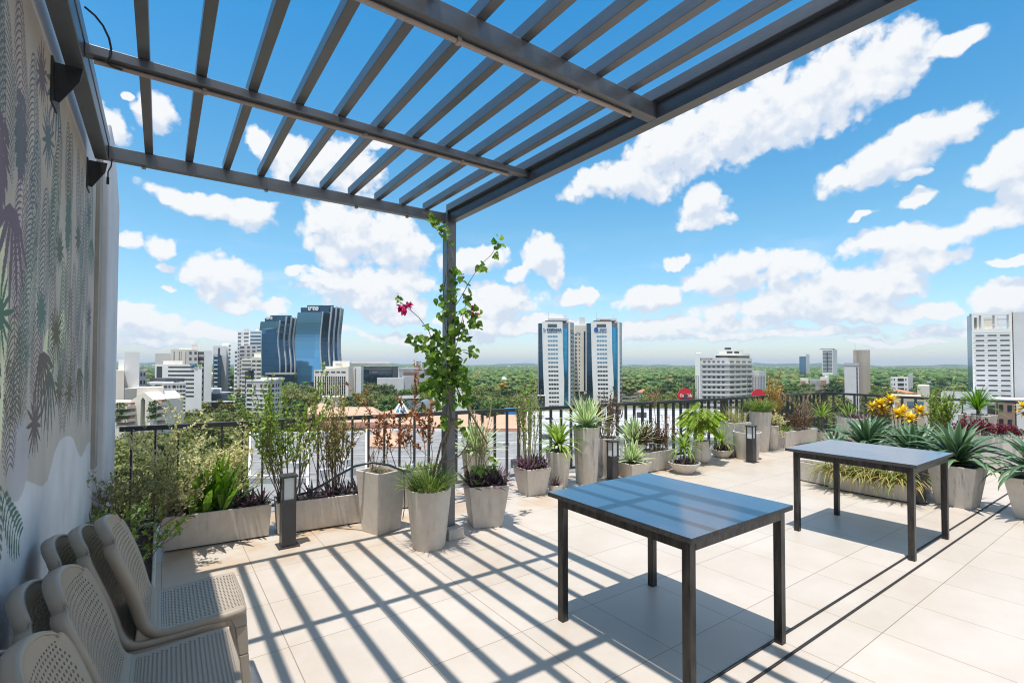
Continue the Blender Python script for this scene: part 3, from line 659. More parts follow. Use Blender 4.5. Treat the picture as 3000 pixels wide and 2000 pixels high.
def cane_shrub(label, c, h, ns, seed, leafm, spread=.22, ls=.04, dens=55, cat='shrub', stem=bark, name='cane_shrub', bare=.35):
    st, lf = shrub(c, h, spread, ns, 1, ls, dens, seed, .5, .0055, bare, (0,0,0), .1, .10, (2,3))
    return plant(name, label, cat, c, [('stems',st,stem),('leaves',lf,leafm)])
cane_shrub('many stemmed green shrub rising above the railing behind the first bollard light', (1.0,5.02,.28), .80, 20, 41, LM['green_sh'], .32, .046, 62)
cane_shrub('thin yellowish shrub with bare canes just behind the tall square pot', (1.42,5.05,.28), .70, 20, 42, LM['mix_sh'], .26, .038, 62)
# --- around the post ----------------------------------------------------
t = square_pot('square_pot', 'tall tapered square pot with dry soil, turned corner on, under the hose', 'pot', 1.72,4.55,.25,.335,.568,rad(20),potA)
mb = MB(); r = rg(3)
for i in range(34): strap(mb, (1.70+r.uniform(-.1,.1),4.55+r.uniform(-.1,.1),.53), r.uniform(0,6.28), r.uniform(.5,1.5), r.uniform(.06,.14), .005, .5, 3)
addpart(t, 'withered_grass', mb, LM['spider'])
st, lf = shrub((1.66,4.6,.53), .24, .3, 5, 1, .02, 16, 12); addpart(t, 'dry_twigs', st, dryst)
t = round_pot('potted_grass', 'round tapered pot with a bushy grass tuft in front of the post', 'potted plant', 1.90,3.905,.137,.19,.50,potA)
mb = MB(); r = rg(5)
for i in range(520):
    a = r.uniform(0,6.28); q = .155*math.sqrt(r.random()); strap(mb, (1.90+q*math.cos(a),3.905+q*math.sin(a),.475), a+r.uniform(-.8,.8), 1.5-q*6*r.uniform(.6,1.2), r.uniform(.16,.31), .0065, r.uniform(.4,1.9), 5)
addpart(t, 'grass_tuft', mb, LM['grass'])
t = square_pot('potted_rhoeo', 'square tapered pot of purple blades just past the post', 'potted plant', 2.625,4.15,.285,.395,.405,rad(-20),potA)
r = rg(6); mb = tufts([(2.625+.29*math.cos(-.35)*(i%5-2)/4-.0+.05*(i//5-1.5)*.5,4.15+(i//5-1.5)*.08-(i%5-2)*.025,.38) for i in range(20)], 14, .21, .031, (-.1,1.3), .7, 10)
addpart(t, 'purple_blades', mb, LM['rhoeo'])
st, lf = MB(), MB()
for k in range(9): twig(st, lf, (2.6+r.uniform(-.12,.12),4.2+r.uniform(-.1,.1),.38), (r.uniform(-.25,.25),r.uniform(-.1,.2),1), r.uniform(.35,.75), .0055, 1, .034, 22, r, .5, .3, 0, .1)
addpart(t, 'thin_canes', st, bamb); addpart(t, 'cane_leaves', lf, LM['mix_sh'])
vl = MB()
for k in range(34):
    leaf(vl, Vector((2.6+r.uniform(-.16,.18),4.12+r.uniform(-.12,.1),.42+r.uniform(0,.18))), rv(r)+Vector((0,-.3,0)), Vector((0,-.5,1))+rv(r)*.5, .075, .06, 0, True)
addpart(t, 'broad_leaves', vl, LM['green_sh'])
t = trough('weathered trough holding the dead red twigs behind the grass pot', 1.98,2.75,5.03,5.28,.40,potS, rad(-4))
st, lf = MB(), MB(); r = rg(71)
for a in ((2.12,5.13,-.25,.9),(2.25,5.13,.02,1.0),(2.5,5.1,.1,.75),(2.42,5.12,.3,.72),(2.05,5.15,-.35,.7)):
    twig(st, lf, (a[0],a[1],.38), (a[2],-.02,1), a[3]*.66, .006, 2, .052, 92, r, .3, .3, 0, .25)
plant('dead_shrub', 'dead shrub with crisp rust red leaves beside the vine post', 'shrub', (2.3,5.12,.38), [('stems',st,dryst),('leaves',lf,LM['dry'])])
mb = tufts([(2.2,5.1,.38),(2.35,5.1,.38),(2.5,5.08,.38),(2.62,5.1,.38)], 12, .13, .03, (.2,1.3), .6, 19)
plant('green_herb', 'little fresh green herbs in the weathered trough below the dead twigs', 'plant', (2.4,5.1,.38), [('leaves',mb,LM['green_sh'])])
def var_agave(t, c, n, ln, w, el, droop, seed, name='leaves'):
    mb = MB(); rosette(mb, c, int(n*1.15), ln, w*1.15, el, droop*1.5, 0, 1, .02, 6, .22, rg(seed)); return addpart(t, name, mb, [LM['var'], LM['cream']])
t = round_pot('potted_agave', 'tall round pot with a cream edged agave, half behind the vine post', 'potted plant', 2.99,4.93,.10,.165,.56,potA, group='cream edged agaves in pots')
var_agave(t, (2.99,4.93,.56), 44, .44, .042, (-.1,1.45), .25, 51)
t = square_pot('potted_rhoeo', 'smaller square pot with thin yellow canes above purple blades', 'potted plant', 3.70,4.79,.24,.345,.325,rad(-5),potA)
r = rg(61); mb = tufts([(3.58+.06*(i%5),4.68+.07*(i//5),.31) for i in range(20)], 13, .18, .026, (-.1,1.35), .6, 62); addpart(t, 'purple_blades', mb, LM['rhoeo'])
st, lf = MB(), MB()
for k in range(15): twig(st, lf, (3.7+r.uniform(-.13,.13),4.8+r.uniform(-.12,.12),.3), (r.uniform(-.13,.13),r.uniform(-.1,.1),1), r.uniform(.55,.86), .005, 1, .036, 32, r, .8, .25, 0, .05)
addpart(t, 'thin_canes', st, bamb); addpart(t, 'cane_leaves', lf, LM['drac'])
t = square_pot('potted_rhoeo', 'tiny square pot of purple blades at the foot of the round dracaena pot', 'potted plant', 3.93,4.62,.115,.13,.105,rad(-5),potA)
addpart(t, 'purple_blades', tufts([(3.91,4.62,.1),(3.95,4.63,.1),(3.93,4.6,.1)], 12, .13, .02, (.4,1.4), .4, 63), LM['rhoeo'])
def drac(t, c, n, ln, w, seed, trunk=None, el=(-.1,1.45), droop=1.5, mat='drac'):
    mb = MB(); rosette(mb, c, int(n*1.35), ln*1.1, w*1.25, el, droop*1.15, 0, None, .015, 7, .2, rg(seed)); 
    if trunk: s = MB(); s.tube([(c[0],c[1],trunk),(c[0]+.01,c[1],c[2])], .018, 7); addpart(t, 'stem', s, bark)
    addpart(t, 'leaves', mb, LM[mat])
t = round_pot('potted_dracaena', 'round pot with a yellow green dracaena left of the tall streaked pot', 'potted plant', 4.20,4.88,.115,.165,.455,potA)
drac(t, (4.2,4.88,.52), 46, .40, .032, 64, .42, (-.2,1.45), 1.6)
addpart(t, 'weeds', tufts([(4.12,4.85,.43),(4.27,4.85,.43),(4.2,4.78,.43)], 10, .09, .014, (.2,1.3), .5, 65), LM['grass'])
t = round_pot('potted_agave', 'tallest streaked round pot with a big cream edged agave', 'potted plant', 4.62,4.80,.135,.175,.745,potS, group='cream edged agaves in pots')
var_agave(t, (4.62,4.80,.76), 52, .46, .046, (0,1.48), .15, 52)
addpart(t, 'weeds', tufts([(4.5,4.72,.72),(4.6,4.67,.72),(4.7,4.72,.72),(4.45,4.8,.72)], 16, .12, .016, (-.2,1.2), .9, 66), LM['lush'])
t = square_pot('potted_shrub', 'tall streaked square pot with a rusty brown shrub behind the bollard light', 'potted plant', 5.15,4.97,.25,.345,.54,rad(30),potS)
st, lf = shrub((5.15,4.97,.51), .48, .28, 24, 1, .032, 85, 67, .6, .004, .2, (0,0,0), .12, .14); addpart(t, 'stems', st, dryst); addpart(t, 'leaves', lf, LM['dusty'])
st, lf = shrub((5.12,4.9,.51), .20, .4, 8, 1, .026, 80, 68, .3, .003); addpart(t, 'weeds', lf, LM['olive_sh'])
t = round_pot('potted_agave', 'mid height plain round pot with a pale agave, between square pot and long trough', 'potted plant', 5.72,4.93,.10,.137,.41,potA, group='cream edged agaves in pots')
var_agave(t, (5.72,4.93,.42), 46, .44, .044, (.05,1.45), .15, 53)
t = square_pot('potted_agave', 'low square pot with a cream edged agave spilling towards the near table', 'potted plant', 5.42,4.72,.28,.385,.21,rad(-4),potA, group='cream edged agaves in pots')
var_agave(t, (5.42,4.72,.215), 34, .37, .04, (-.05,1.35), .35, 54)
trough('streaked trough of dusty red shrubs between the agaves and the bowls', 5.62,6.34,4.70,4.98,.295,potS, rad(-3))
st, lf = MB(), MB(); r = rg(72)
for k in range(34): twig(st, lf, (5.68+r.random()*.6,4.83+r.uniform(-.08,.08),.27), (r.uniform(-.3,.3),r.uniform(-.4,.2),1), r.uniform(.18,.36), .004, 1, .034, 150, r, .3, .15)
plant('dusty_shrub', 'low dusty red shrub filling the streaked trough', 'shrub', (6.0,4.83,.27), [('stems',st,bark),('leaves',lf,LM['dusty'])])
st, lf = MB(), MB(); r = rg(73)
twig(st, lf, (6.22,4.9,.27), (-.05,-.03,1), .75, .008, 0, .03, 2, r, .4, .8, 0, .08); p = (6.15,4.88,.95)
for k in range(6): twig(st, lf, p, (r.uniform(-.6,.6),r.uniform(-.3,.3),.7), .22, .004, 1, .03, 40, r, .2, .3)
for k in range(4): twig(st, lf, (6.2+.06*k,4.85,.27), (.3,r.uniform(-.2,.2),1), .42, .004, 1, .03, 18, r, .4, .5)
plant('bare_sapling', 'bare single stemmed sapling with a dry tuft at its top', 'shrub', (6.22,4.9,.27), [('stems',st,dryst),('leaves',lf,LM['dry'])])
t = round_pot('potted_dracaena', 'shallow round bowl with trailing yellow green blades closest to the tables', 'potted plant', 6.22,4.44,.12,.225,.155,potA)
drac(t, (6.22,4.44,.36), 34, .34, .022, 74, .13, (-.5,1.4), 1.9); addpart(t, 'purple_blades', tufts([(6.1+.08*(i%4),4.36+.07*(i//4),.14) for i in range(12)], 10, .11, .018, (.2,1.3), .6, 75), LM['rhoeo'])
t = round_pot('potted_philodendron', 'bulging vase with a lobed leaf philodendron', 'potted plant', 7.08,4.74,.085,.118,.355,potS, .152)
mb, st = MB(), MB(); r = rg(76)
st.tube([(7.08,4.74,.33),(7.09,4.73,.45),(7.08,4.74,.55)], [.022,.02,.016], 7)
for i in range(60):
    az = i*2.4; el = r.uniform(-.25,1.35); L_ = r.uniform(.14,.40); d = Vector((math.cos(az)*math.cos(el), math.sin(az)*math.cos(el), math.sin(el))); p0 = Vector((7.08,4.74,.5+.004*i)); p1 = p0+d*L_*.75; 
    st.tube([p0, p0.lerp(p1,.5)+Vector((0,0,.03)), p1], .005, 4); h = Vector((math.cos(az),math.sin(az),-.75)).normalized(); sd = Vector((-math.sin(az),math.cos(az),0))
    for k in range(6):
        q = p1+h*(.03*k)
        for s in (-1,1): leaf(mb, q, (h*.55+sd*s*(1.1-.12*k)+Vector((0,0,-.1))).normalized(), Vector((0,0,1)), .125-.010*abs(k-2), .042)
    leaf(mb, p1, h, Vector((0,0,1)), .25, .05)
addpart(t, 'stems', st, bamb); addpart(t, 'leaves', mb, LM['philo'])
t = round_pot('potted_dracaena', 'shallow bowl of pale dangling blades just beyond the bulging vase', 'potted plant', 7.80,4.83,.11,.195,.135,potA)
drac(t, (7.72,4.78,.27), 30, .30, .020, 77, .11, (-.4,1.45), 1.7); addpart(t, 'purple_blades', tufts([(7.72+.07*(i%4),4.76+.07*(i//4),.12) for i in range(12)], 9, .13, .018, (.2,1.3), .6, 78), LM['rhoeo'])
# --- cluster by the jog of the railing ------------------------------------
t = round_pot('potted_grass', 'wide round pot with little left in it behind the second to last bollard', 'potted plant', 8.02,4.50,.165,.22,.455,potA)
addpart(t, 'dry_tuft', tufts([(7.95,4.48,.43),(8.05,4.52,.43),(8.1,4.45,.43)], 9, .15, .012, (.3,1.4), .6, 79), LM['spider'])
t = square_pot('potted_grass', 'square pot of wiry grass tucked behind the wide round pot', 'potted plant', 8.18,4.83,.34,.40,.575,rad(-12),potA)
mb = MB(); r = rg(80)
for i in range(190): strap(mb, (8.18+r.uniform(-.15,.15),4.83+r.uniform(-.15,.15),.55), r.uniform(0,6.28), r.uniform(.6,1.5), r.uniform(.22,.42), .006, r.uniform(.3,1.6), 5)
addpart(t, 'wiry_grass', mb, LM['spider'])
t = round_pot('potted_grass', 'tallest plain round pot crowned with a mop of green grass at the corner', 'potted plant', 8.95,4.77,.125,.185,.72,potA)
mb = MB(); r = rg(81)
for i in range(430):
    a = r.uniform(0,6.28); q = .16*math.sqrt(r.random()); strap(mb, (8.95+q*math.cos(a),4.77+q*math.sin(a),.70), a+r.uniform(-.9,.9), 1.5-q*5*r.uniform(.5,1.2), r.uniform(.22,.40), .009, r.uniform(.6,2.2), 5)
addpart(t, 'grass_mop', mb, LM['grass'])
t = round_pot('potted_shrub', 'slim round pot with a cream and green shrub trailing down its side', 'potted plant', 9.28,4.75,.10,.14,.45,potA)
st, lf = shrub((9.28,4.75,.42), .24, .8, 24, 1, .036, 95, 82, .05, .004, .1, (.1,-.1,0), .08, .3); 
for k in range(6): twig(st, lf, (9.2+.03*k,4.62,.44), (-.1,-.5,-.6), .22, .003, 0, .03, 60, rg(83+k), -1.2, .1)
addpart(t, 'stems', st, bark); addpart(t, 'leaves', lf, LM['cream_sh'])
t = square_pot('potted_grass', 'square box pot between the slim round pot and the dead twig trough', 'potted plant', 9.76,4.75,.25,.30,.315,rad(-8),potA)
addpart(t, 'weeds', tufts([(9.68+.05*(i%4),4.68+.06*(i//4),.3) for i in range(12)], 9, .14, .014, (.0,1.4), .9, 90), LM['grass'])
trough('clean pale trough of dead twigs before the far corner of the railing', 9.92,10.96,4.67,4.93,.28,potA, rad(-2.5))
st, lf = MB(), MB(); r = rg(91)
for k in range(40): twig(st, lf, (10.0+r.random()*.85,4.78+r.uniform(-.08,.08),.25), (r.uniform(-.4,.3),r.uniform(-.5,.2),1), r.uniform(.18,.34), .004, 1, .034, 130, r, .2, .2)
for k in range(9): twig(st, lf, (10.35+r.random()*.4,4.76,.27), (r.uniform(-.5,.9),r.uniform(-.3,.1),1), r.uniform(.4,.62), .007, 2, .03, 8, r, .2, .6, 0, .25)
plant('dead_shrub', 'dead brown shrub with long pale twigs in the clean trough', 'shrub', (10.4,4.8,.25), [('stems',st,dryst),('leaves',lf,LM['dusty'])])
st, lf = MB(), MB(); r = rg(92)
for k in range(14): twig(st, lf, (9.75+r.uniform(-.15,.15),4.93+r.uniform(-.06,.06),.3), (r.uniform(-.3,.3),r.uniform(-.15,.15),1), r.uniform(.5,.85), .006, 1, .045, 95, r, .5, .35, 0, .14)
plant('orange_shrub', 'tall shrub with pale orange leaves at the corner of the terrace', 'shrub', (9.75,4.93,.3), [('stems',st,bark),('leaves',lf,LM['orange'])])
t = square_pot('potted_dracaena', 'low box pot with a small yellow green dracaena at the far railing corner', 'potted plant', 11.15,4.66,.25,.29,.20,rad(-5),potA)
drac(t, (11.15,4.66,.5), 22, .42, .026, 93, .18, (.1,1.45), 1.3); addpart(t, 'purple_blades', tufts([(11.06+.06*(i%4),4.58+.06*(i//4),.19) for i in range(10)], 9, .13, .016, (.1,1.3), .6, 94), LM['rhoeo'])
# --- agave row and the far side ------------------------------------------------
def big_agave(t, c, n, ln, w, seed, droop=.75):
    mb = MB(); r = rg(seed)
    rosette(mb, c, int(n*1.25), ln*.95, w*1.0, (.05,1.42), droop*2.5, 0, 2, .05, 9, .32, r)
    k = len(mb.f)
    for i in range(9): strap(mb, (c[0],c[1],c[2]-.04), i*.7+r.random(), r.uniform(-.15,.35), ln*r.uniform(.4,.55), w*1.1, .5, 6, 1, None, .3)
    addpart(t, 'leaves', mb, [LM['agave'], LM['agave_old'], LM['agave_edge']])
t = square_pot('potted_agave', 'square tapered pot with a big blue green agave, partly behind the far table leg', 'potted plant', 7.30,1.66,.30,.43,.455,rad(-3),potS, group='blue green agaves in square pots')
big_agave(t, (7.3,1.66,.50), 40, .62, .085, 101)
t = square_pot('potted_agave', 'square pot with a blue green agave cut by the frame edge', 'potted plant', 7.32,1.02,.32,.46,.415,rad(-2),potA, group='blue green agaves in square pots')
big_agave(t, (7.32,1.02,.46), 40, .64, .085, 102)
t = round_pot('potted_agave', 'round pot with a blue green agave directly behind the farther tabletop', 'potted plant', 7.52,2.12,.15,.22,.45,potS, group='blue green agaves in round pots')
big_agave(t, (7.52,2.12,.48), 36, .56, .075, 103)
t = round_pot('potted_agave', 'widest spreading blue green agave of the row, above the far table corner', 'potted plant', 7.75,2.68,.16,.23,.40,potS, group='blue green agaves in round pots')
big_agave(t, (7.75,2.68,.44), 46, .68, .08, 104, .9)
t = round_pot('potted_agave', 'small blue green agave peeping between two bigger ones', 'potted plant', 8.25,2.22,.14,.2,.40,potA, group='blue green agaves in round pots')
big_agave(t, (8.25,2.22,.46), 30, .48, .06, 105)
t = round_pot('potted_agave', 'flat sprawling agave at the end of the row by the box pot corner', 'potted plant', 8.35,3.30,.15,.21,.20,potA, group='blue green agaves in round pots')
big_agave(t, (8.35,3.30,.25), 28, .55, .055, 106)
trough('low trough of trailing striped grass seen under the farther table', 6.90,7.20,1.98,2.84,.20,potS, 0.)
trough('low trough end just behind the striped grass', 7.02,7.28,2.62,3.30,.26,potA, rad(-8))
mb = MB(); r = rg(107)
for i in range(420):
    yy = 2.0+.85*r.random(); xx = 7.03+r.uniform(-.12,.12); a = math.pi+r.uniform(-1.3,1.3); strap(mb, (xx,yy,.18), a, r.uniform(.3,1.3), r.uniform(.24,.56), .017, r.uniform(1.6,3.0), 7)
plant('striped_grass', 'striped grass hanging over the low trough towards the farther table', 'plant', (7.03,2.4,.18), [('blades',mb,LM['spider'])])
t = round_pot('potted_rhoeo', 'round pot brimming with dark maroon blades against the far railing', 'potted plant', 10.45,3.86,.17,.235,.60,potA)
addpart(t, 'maroon_blades', tufts([(10.45+.19*math.cos(k*.7)*(.4+.6*(k%2)),3.86+.19*math.sin(k*.7)*(.4+.6*(k%2)),.58) for k in range(18)], 12, .15, .022, (-.2,1.2), .8, 108), LM['maroon'] if False else LM['rhoeo'])
addpart(t, 'green_blades', tufts([(10.45,3.86,.6),(10.4,3.9,.6)], 14, .34, .02, (.5,1.4), .9, 109), LM['drac'])
def croton(label, c, stems, seed, pot_label_mat=potA):
    t = round_pot('potted_croton', label, 'potted plant', c[0], c[1], .17, .23, .36, pot_label_mat)
    st, lf, lo = MB(), MB(), MB(); r = rg(seed)
    for dx, dy, z in stems:
        p = Vector((c[0]+dx, c[1]+dy, z)); st.tube([(c[0]+dx*.3,c[1]+dy*.3,.33), (c[0]+dx*.7,c[1]+dy*.7,z*.7), p], .008, 5)
        for i in range(24):
            az = i*2.4; el = -.5+1.8*i/24; strap(lf, p-Vector((0,0,.03)), az, el, r.uniform(.12,.18), .055, .6, 4, 0)
        for i in range(10): strap(lo, p-Vector((0,0,.10)), r.uniform(0,6.28), r.uniform(-.4,.5), r.uniform(.12,.17), .04, .8, 4)
    addpart(t, 'stems', st, bark); addpart(t, 'yellow_leaves', lf, LM['croton']); addpart(t, 'lower_leaves', lo, LM['croton_low'])
croton('round pot of golden yellow croton behind the agave row', (10.15,3.05), [(-.12,.22,.93),(0,.10,1.0),(.02,-.05,.82),(-.1,-.02,.78),(.05,-.28,.84),(-.15,-.2,.72),(.1,.25,.8),(-.05,.34,.86)], 111)
croton('golden yellow croton at the frame edge beyond the last bollard', (10.9,1.55), [(-.1,.1,.95),(0,-.05,.88),(.1,-.2,1.0),(-.1,-.1,.74)], 112)
cane_shrub('tall leafy green shrub before the railing behind the lumpy pot', (10.35,2.55,.32), .62, 22, 113, LM['green_sh'], .2, .05, 62, stem=bamb)
lump = MB(); prof = [(0,0),(.2,0),(.3,.12),(.34,.24),(.31,.34),(.24,.36),(.20,.32),(0,.32)]; lump.lathe(prof, (10.2,2.52,0), 30)
lump.v = [(x+.03*math.sin(5*y+9*z), y+.03*math.sin(6*x+7*z), z+(.02*math.sin(9*x+8*y) if z > .2 else 0)) for x, y, z in lump.v]
t = thing('potted_bromeliad', 'lumpy stone like pot with short bright green bromeliads', 'potted plant', (10.2,2.52,0)); addpart(t, 'pot', lump, potA, smooth=True)
addpart(t, 'leaves', tufts([(10.05,2.55,.33),(10.2,2.42,.33),(10.3,2.6,.33),(10.12,2.68,.33)], 18, .22, .034, (.5,1.4), .5, 114), LM['drac'])
t = square_pot('potted_dracaena', 'tall square pot with a spiky dark dracaena behind the maroon shrub', 'potted plant', 10.95,2.22,.30,.40,.76,rad(-3),potA)
drac(t, (10.95,2.22,.84), 46, .42, .024, 115, .74, (.0,1.5), .8, 'lush')
trough('tall trough carrying the maroon shrub', 10.0,10.3,1.60,2.22,.52,potA, 0.)
st, lf = MB(), MB(); r = rg(116)
for k in range(60): twig(st, lf, (10.12+r.uniform(-.12,.1),1.58+.7*r.random(),.5), (r.uniform(-.8,.4),r.uniform(-.5,.5),.8), r.uniform(.12,.24), .004, 1, .034, 150, r, .1, .1)
plant('maroon_shrub', 'low mound of deep maroon leaves in the tall trough', 'shrub', (10.1,1.9,.5), [('stems',st,bark),('leaves',lf,LM['maroon'])])
st, lf = MB(), MB(); r = rg(117)
for k in range(46): twig(st, lf, (9.2+r.random()*1.2,3.0+r.uniform(-.9,.5),.22), (r.uniform(-.4,.4),r.uniform(-.4,.4),1), r.uniform(.15,.3), .004, 1, .03, 75, r, .2, .2)
trough('hidden low trough of mixed scrub behind the agave row', 9.15,10.0,2.2,3.6,.2,potS, 0.)
plant('mixed_scrub', 'mixed reddish scrub between the agave row and the croton', 'shrub', (9.7,2.9,.2), [('stems',st,bark),('leaves',lf,LM['dusty'])])
# --- vine on the post -------------------------------------------------------------
vt = thing('bougainvillea_vine', 'bougainvillea climbing the corner post with a few magenta flowers', 'vine', (2.16,4.03,0))
V = lambda x, y, Y=3.955: at_y(1150+x/2.24, 600+y/2.24, Y)
canes = [([(350,1560),(352,1400),(370,1250),(362,1100),(385,950),(345,800),(330,560),(365,400),(405,300),(345,190),(255,80),(195,50)],.006),
 ([(330,1560),(390,1390),(350,1200),(300,1000),(240,830),(170,740),(90,670),(40,630)],.005),
 ([(365,1300),(380,1100),(400,900),(360,740),(430,630),(505,500),(570,400),(650,330),(700,250)],.005),
 ([(400,1000),(440,850),(470,700),(490,620)],.004),([(300,1020),(240,940),(190,890),(130,880)],.004),
 ([(410,960),(480,950),(550,975)],.003),([(350,1180),(280,1170),(200,1180)],.004),([(620,1568),(540,1420),(470,1290),(420,1200)],.009),([(400,1100),(470,1080),(500,1180)],.004)]
st, lf, br_ = MB(), MB(), MB(); r = rg(121)
for pts, rr in canes:
    P = [V(x+r.uniform(-6,6), y, 3.955-.02*math.sin(i*1.7)) for i, (x, y) in enumerate(pts)]; st.tube(P, [rr*(1-.5*i/len(P)) for i in range(len(P))], 5)
low = [V(330,1560), at_y(1276,1400,3.95), at_y(1283,1440,3.95), at_y(1262,1500,3.96)]
st.tube([at_y(x,y,3.96) for x,y in ((1276,1400),(1300,1330),(1322,1240),(1318,1180))], .011, 6)
st.tube([at_y(x,y,3.95) for x,y in ((1262,1420),(1292,1300),(1310,1262),(1330,1225))], .010, 6)
st.tube([at_y(x,y,3.93) for x,y in ((1296,1352),(1325,1350),(1350,1330),(1368,1305),(1370,1290))], .007, 6)
def cl(x, y, n, s, size=.066, mb=None):
    for k in range(int(n*1.12) if mb is None and y > 560 else n):
        p = V(x+r.gauss(0,s), y+r.gauss(0,s), 3.95+r.uniform(-.10,.05)); d = rv(r)+Vector((0,-.3,-.35)); l = size*r.uniform(.6,1.25)
        leaf(mb or lf, p, d, Vector((-.25,-.75,.7))+rv(r)*.6, l, l*.78, 0, True)
for x, y, n, s in ((262,100,14,16),(320,150,12,16),(345,200,5,8),(385,240,4,8),(690,255,13,18),(670,335,6,10),(590,395,6,14),(580,435,3,6),(490,515,2,4),(410,410,5,12),(450,455,4,10),(405,500,4,10),(315,555,3,8),(400,580,9,18),(290,615,5,9),(370,640,8,16),(330,700,12,18),(425,730,5,10),(490,620,14,14),(475,690,12,18),(530,720,12,20),(540,775,9,16),(440,790,12,20),(500,760,9,18),(395,820,9,16),(455,840,9,16),(470,890,6,10),(540,960,8,14),(500,945,5,10),
 (135,880,9,14),(185,870,8,14),(175,930,6,10),(215,935,6,10),(235,870,5,10),(215,800,4,6),(255,810,4,6),(300,870,12,18),(270,960,16,24),(240,1000,14,22),(340,960,16,22),(420,950,16,24),(370,1000,14,24),(290,1030,16,24),(300,1090,16,26),(340,1110,16,24),(420,1050,16,26),(450,1090,10,20),(400,1140,18,28),(470,1150,16,22),(330,1160,14,24),(250,1170,18,26),(205,1180,14,18),(185,1190,8,10),(300,1220,12,20),(270,1240,10,14),(340,1260,10,20),(430,1210,14,24),(500,1190,9,14),(490,1280,8,14),(430,1300,8,14),(300,1310,7,12),(340,1400,7,12),(335,1430,6,10),(440,1420,5,12),(480,1480,4,8),(300,1130,10,20),(380,880,8,18)):
    cl(x, y, n, s)
cl(40,615,12,10,.032)
addpart(vt, 'canes', st, M('vine_bark', (.20,.15,.11), .85, 0, .35, 40)); addpart(vt, 'leaves', lf, LM['vine'])
for x, y, n in ((60,672,9),(78,684,7),(100,655,11),(527,665,4),(540,705,4)):
    br_ = MB(); cl(x, y, n, 4, .048, br_); addpart(vt, 'flower', br_, LM['bract'])
mb = tufts([(-.22,3.25+.16*k,.28) for k in range(11)], 15, .19, .03, (.2,1.35), .6, 131)
plant('purple_rhoeo', 'shaded purple and green blades in the trough along the mural wall behind the chairs', 'plant', (-.17,4.0,.28), [('leaves',mb,LM['rhoeo'])])
st, lf = shrub((-.17,4.2,.27), .26, .6, 16, 1, .04, 85, 132, .2, .004, .2, (.1,0,0), .3)
plant('leafy_shrub', 'low dark leafy shrub in the wall trough next to the topmost chair', 'shrub', (-.17,4.2,.27), [('stems',st,bark),('leaves',lf,LM['green_sh'])])
# ================================================================== CITY
GZ = -32.
def wall_mat(n, c, v=.08, rough=.8): return M(n, c, rough, 0, v, .12)
WH = wall_mat('white_render', (.80,.795,.78)); WG = wall_mat('light_grey_render', (.66,.655,.655)); CR = wall_mat('cream_render', (.76,.71,.62)); BE = wall_mat('beige_render', (.66,.60,.535)); GR = wall_mat('grey_render', (.48,.48,.50)); SL = wall_mat('slate_cladding', (.06,.066,.08))
TAUPE = wall_mat('taupe_render', (.57,.535,.52)); ROOFW = M('white_roof', (.45,.45,.45), .8, 0, .25, .25); ROOFG = M('grey_roof', (.25,.245,.24), .85, 0, .35, .3); PEACH = M('peach_roof', (.50,.32,.215), .8, 0, .14, .15); TERR = M('terracotta_roof', (.47,.20,.115), .85, 0, .25, .5); SALM = wall_mat('salmon_wall', (.52,.27,.21)); TANB = wall_mat('tan_wall', (.50,.41,.30)); BRK = wall_mat('brick_wall', (.38,.23,.17))
STAINC = M('stained_concrete', (.50,.44,.37), .85, 0, .3, .25, col2=(.25,.20,.165), stretch=(1,1,.06))
DKG = glassmat('dark_window', (.02,.024,.03), .08); BLW = glassmat('blue_window', (.14,.30,.42), .1, None, None, 1.5, .6); GREYW = glassmat('grey_window', (.08,.095,.11), .12)
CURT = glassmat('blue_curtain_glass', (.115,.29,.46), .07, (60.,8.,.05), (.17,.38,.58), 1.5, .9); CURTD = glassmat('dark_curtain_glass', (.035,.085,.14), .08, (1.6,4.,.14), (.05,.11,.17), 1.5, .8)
BRIGHT = glassmat('bright_blue_glass', (.05,.30,.52), .06, (1.2,1.9,.10), (.07,.36,.60), 1.5, .8)
GRN = leafmat('balcony_plants', [(.05,.10,.02),(.10,.16,.03)], .6, .3)
FIN = wall_mat('pale_fin', (.50,.51,.54))
def P2(px, D): p = at_depth(px, 1071, D); return Vector((p.x, p.y))
def ZY(px, py, D): return at_depth(px, py, D).z
UB = {}
def ubox(mat):
    if mat.name not in UB:
        mb = MB(); mb.box(-.5,.5,-.5,.5,0,1); me = bpy.data.meshes.new('box_'+mat.name); me.from_pydata(mb.v, [], mb.f); me.materials.append(mat); UB[mat.name] = me
    return UB[mat.name]
def ub(name, t, c, rz, sx, sy, z0, z1, mat):
    o = bpy.data.objects.new(name, ubox(mat)); COL.objects.link(o); o.parent = t
    o.location = (c[0]-t.location.x, c[1]-t.location.y, z0-t.location.z); o.rotation_euler = (0,0,rz); o.scale = (sx, sy, z1-z0); return o
def face_geo(a, b):
    d = b-a; L = d.length; u = d/L; n = Vector((u.y, -u.x)); 
    if n.dot(-(a+b)*.5) < 0: n = -n
    return u, n, L, math.atan2(u.y, u.x)
def wins(t, a, b, rows, cols, mat, name='window', dep=.25, proud=.06):
    """separate windows on the facade from plan point a to b; cols as fractions of its width, rows as heights"""
    u, n, L, rz = face_geo(a, b)
    for z0, z1 in rows:
        for c0, c1 in cols:
            c = a+u*(L*(c0+c1)/2)+n*(proud-dep/2); ub(name, t, c, rz, L*(c1-c0), dep, z0, z1, mat)
